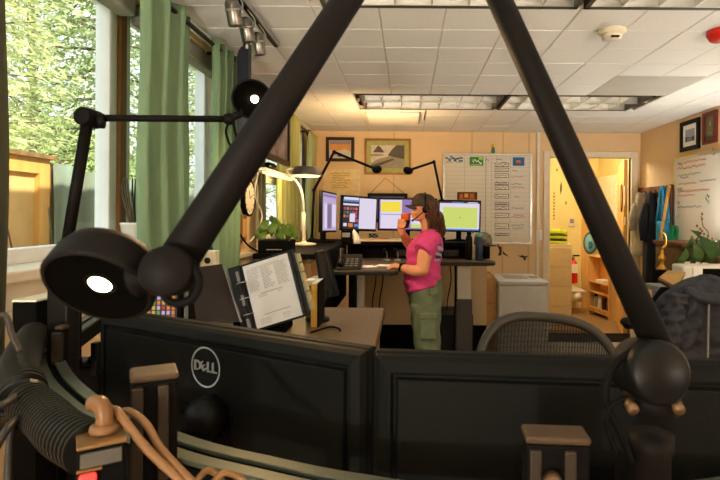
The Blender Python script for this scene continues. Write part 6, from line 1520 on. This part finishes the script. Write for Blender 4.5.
# ================================================================== OUTSIDE THE WINDOWS
groundm = mat('dry grass ground', (150, 148, 104), .95, var=.3, scale=6)
g = struct(MB().box(-40, 40, -40, 45, -.3, -.13).build('ground', groundm)); g['label'] = 'dry grassy ground outside the windows'
leafp = mat('pale spring foliage', (196, 200, 142), .8, var=.22, scale=3, trans=.4); leafq = mat('green conifer foliage', (158, 172, 122), .8, var=.25, scale=3, trans=.35)
bark = mat('grey brown bark', (110, 96, 78), .9, var=.3, scale=20, bump=.3)
def tree(label, x, y, h, r, m, kind, seed, n=19000):
    rn = random.Random(seed); t = thing('conifer_tree' if kind else 'leafy_tree', label, 'tree', (x, y, -.13), 'trees outside the windows')
    MB().tube([(x, y, -.13), (x+.08, y+.05, h*.4), (x-.05, y, h*.98)], [.16, .11, .02], 10, n=6).build('trunk', bark, t)
    br = MB(); fo = MB()
    nb = 64
    for i in range(nb):
        f = (i+.5)/nb; z = h*(.10+.88*f) if kind else h*(.22+.75*f)
        L = r*(1-f)**.7*(1 if kind else 1)+.25 if kind else r*math.sin(math.pi*min(1, .25+.75*f))**.6
        a = i*2.4; e = Vector((x+L*math.cos(a), y+L*math.sin(a), z-(.28*L if kind else -.25*L))); s = Vector((x, y, z))
        br.tube([s, s.lerp(e, .5)+Vector((0, 0, .08*L)), e], [.03, .02, .006], 4)
        per = n//nb
        for q in range(per):
            u = rn.random()**.6; c = s.lerp(e, u)+Vector((0, 0, .08*L*math.sin(math.pi*u)))+Vector((rn.gauss(0, .2), rn.gauss(0, .2), rn.gauss(-.08, .16)))
            d = Vector((math.cos(a)+rn.gauss(0, .5), math.sin(a)+rn.gauss(0, .5), rn.gauss(-.35, .35))).normalized(); w = d.cross(Vector((rn.gauss(0, 1), rn.gauss(0, 1), rn.gauss(0, 1)))).normalized()
            l_, ww = rn.uniform(.07, .16), rn.uniform(.014, .03)
            fo.add([c-w*ww, c+d*l_*.5-w*ww*.3, c+d*l_, c+w*ww], [(0, 1, 2, 3)])
    br.build('branches', bark, t, kind='stuff', fix=False); o = fo.build('foliage', m, t, kind='stuff', fix=False)
trs = [(-5.6, 5.4, 6.5, 1.7, leafp, 0, 'pale yellow green leafy tree nearest the left window'), (-5.2, 8.9, 7.5, 1.7, leafq, 1, 'conifer with drooping branches behind the fence, nearest the window post'),
       (-9.6, 7.0, 9.5, 2.3, leafp, 0, 'tall pale leafy tree farther back at the left edge of the view'), (-9.4, 13.0, 10, 2.4, leafp, 0, 'broad pale tree farther back, seen past the window post'),
       (-5.2, 13.6, 8, 1.8, leafq, 1, 'conifer seen through the narrow pane beside the far curtain'), (-5.4, 18.2, 8.5, 2.1, leafp, 0, 'distant leafy tree behind the far curtains')]
for i, (x, y, h, r, m, kd, lab) in enumerate(trs): tree(lab, x, y, h, r, m, kd, 11+i)
hill = MB(); 
def hf(u, v):
    y = -6+44*u; x = -13-9*v; return Vector((x, y, -.05+7*v**.8+.5*math.sin(y*.7+4*v)+.3*math.sin(y*1.9)))
hm = mat('wooded hillside', (150, 162, 92), .95, scale=2.2, rgb2=(104, 122, 66), bump=.8)
o = hill.grid(hf, 40, 12).build('hillside', hm, fix=False); struct(o)['label'] = 'wooded hillside beyond the trees'
# shed and fence beyond the window
shedm = mat('tan plywood', (212, 172, 112), .7, var=.08, scale=6)
q0, q1 = onx(8, 156, -2.7), onx(50, 160, -2.7)
t = thing('garden_shed', 'tan plywood shed wall with framed panel outside the left window', 'shed', (-3.2, (q0.y+q1.y)/2, 0))
y0, y1, zt = 3.0, q1.y, 1.47+54*q1.y/F*1.0
zt = q1.z
MB().box(-3.6, -2.74, y0, y1-.01, 0, zt-.02).build('wall', shedm, t)
for a, c_ in ((y0, y0+.10), (y1-.11, y1)): MB().box(-2.75, -2.70, a, c_, 0, zt-.11).build('corner_board', pine, t)
MB().box(-2.75, -2.70, y0, y1, zt-.11, zt).build('top_board', pine, t); MB().box(-3.7, -2.66, y0-.08, y1+.03, zt, zt+.03).build('roof_board', woodb, t)
MB().box(-2.745, -2.72, y0+.1, y1-.11, .9, 1.0).build('cross_board', pine, t)
clothm = mat('faded green fence fabric', (132, 146, 128), .9, scale=5, stretch=(1, 1, .15), rgb2=(104, 106, 88))
t = thing('fence', 'wooden fence draped with faded green fabric beside the shed', 'fence', (-2.75, 5.2, 0))
fy0, fy1 = y1+.02, 6.9
for k in range(5):
    y = fy0+.05+(fy1-fy0-.1)*k/4; MB().box(-2.80, -2.72, y-.04, y+.04, 0, zt-.02-.02*k).build('post', woodb, t)
for k, z in enumerate((.5, 1.6)): MB().box(-2.79, -2.74, fy0, fy1, z-.04, z+.04).build('rail', woodb, t)
def fab(u, v): return Vector((-2.69+.025*math.sin(38*u)+.012*math.sin(90*u+4*v), fy0+(fy1-fy0)*u, zt-.03-.10*u+.012*math.sin(30*u)-(zt-.2)*v))
MB().grid(fab, 90, 10).build('fabric', clothm, t, solid=.004, fix=False)
t = thing('garden_bush', 'dry twiggy bush in front of the shed, low in the left window', 'bush', (-2.3, 3.6, -.02))
for k in range(12):
    a = k*1.1; q = Vector((-2.35+.1*math.cos(a), 3.55+.1*math.sin(a), -.02))
    MB().tube([q, q+Vector((.1*math.cos(a), .2*math.sin(a), .8)), q+Vector((.2*math.cos(a), .5*math.sin(a), 1.35+.25*math.sin(k*3))) ], [.014, .010, .004], 5, n=4).build('twig', twig, t)
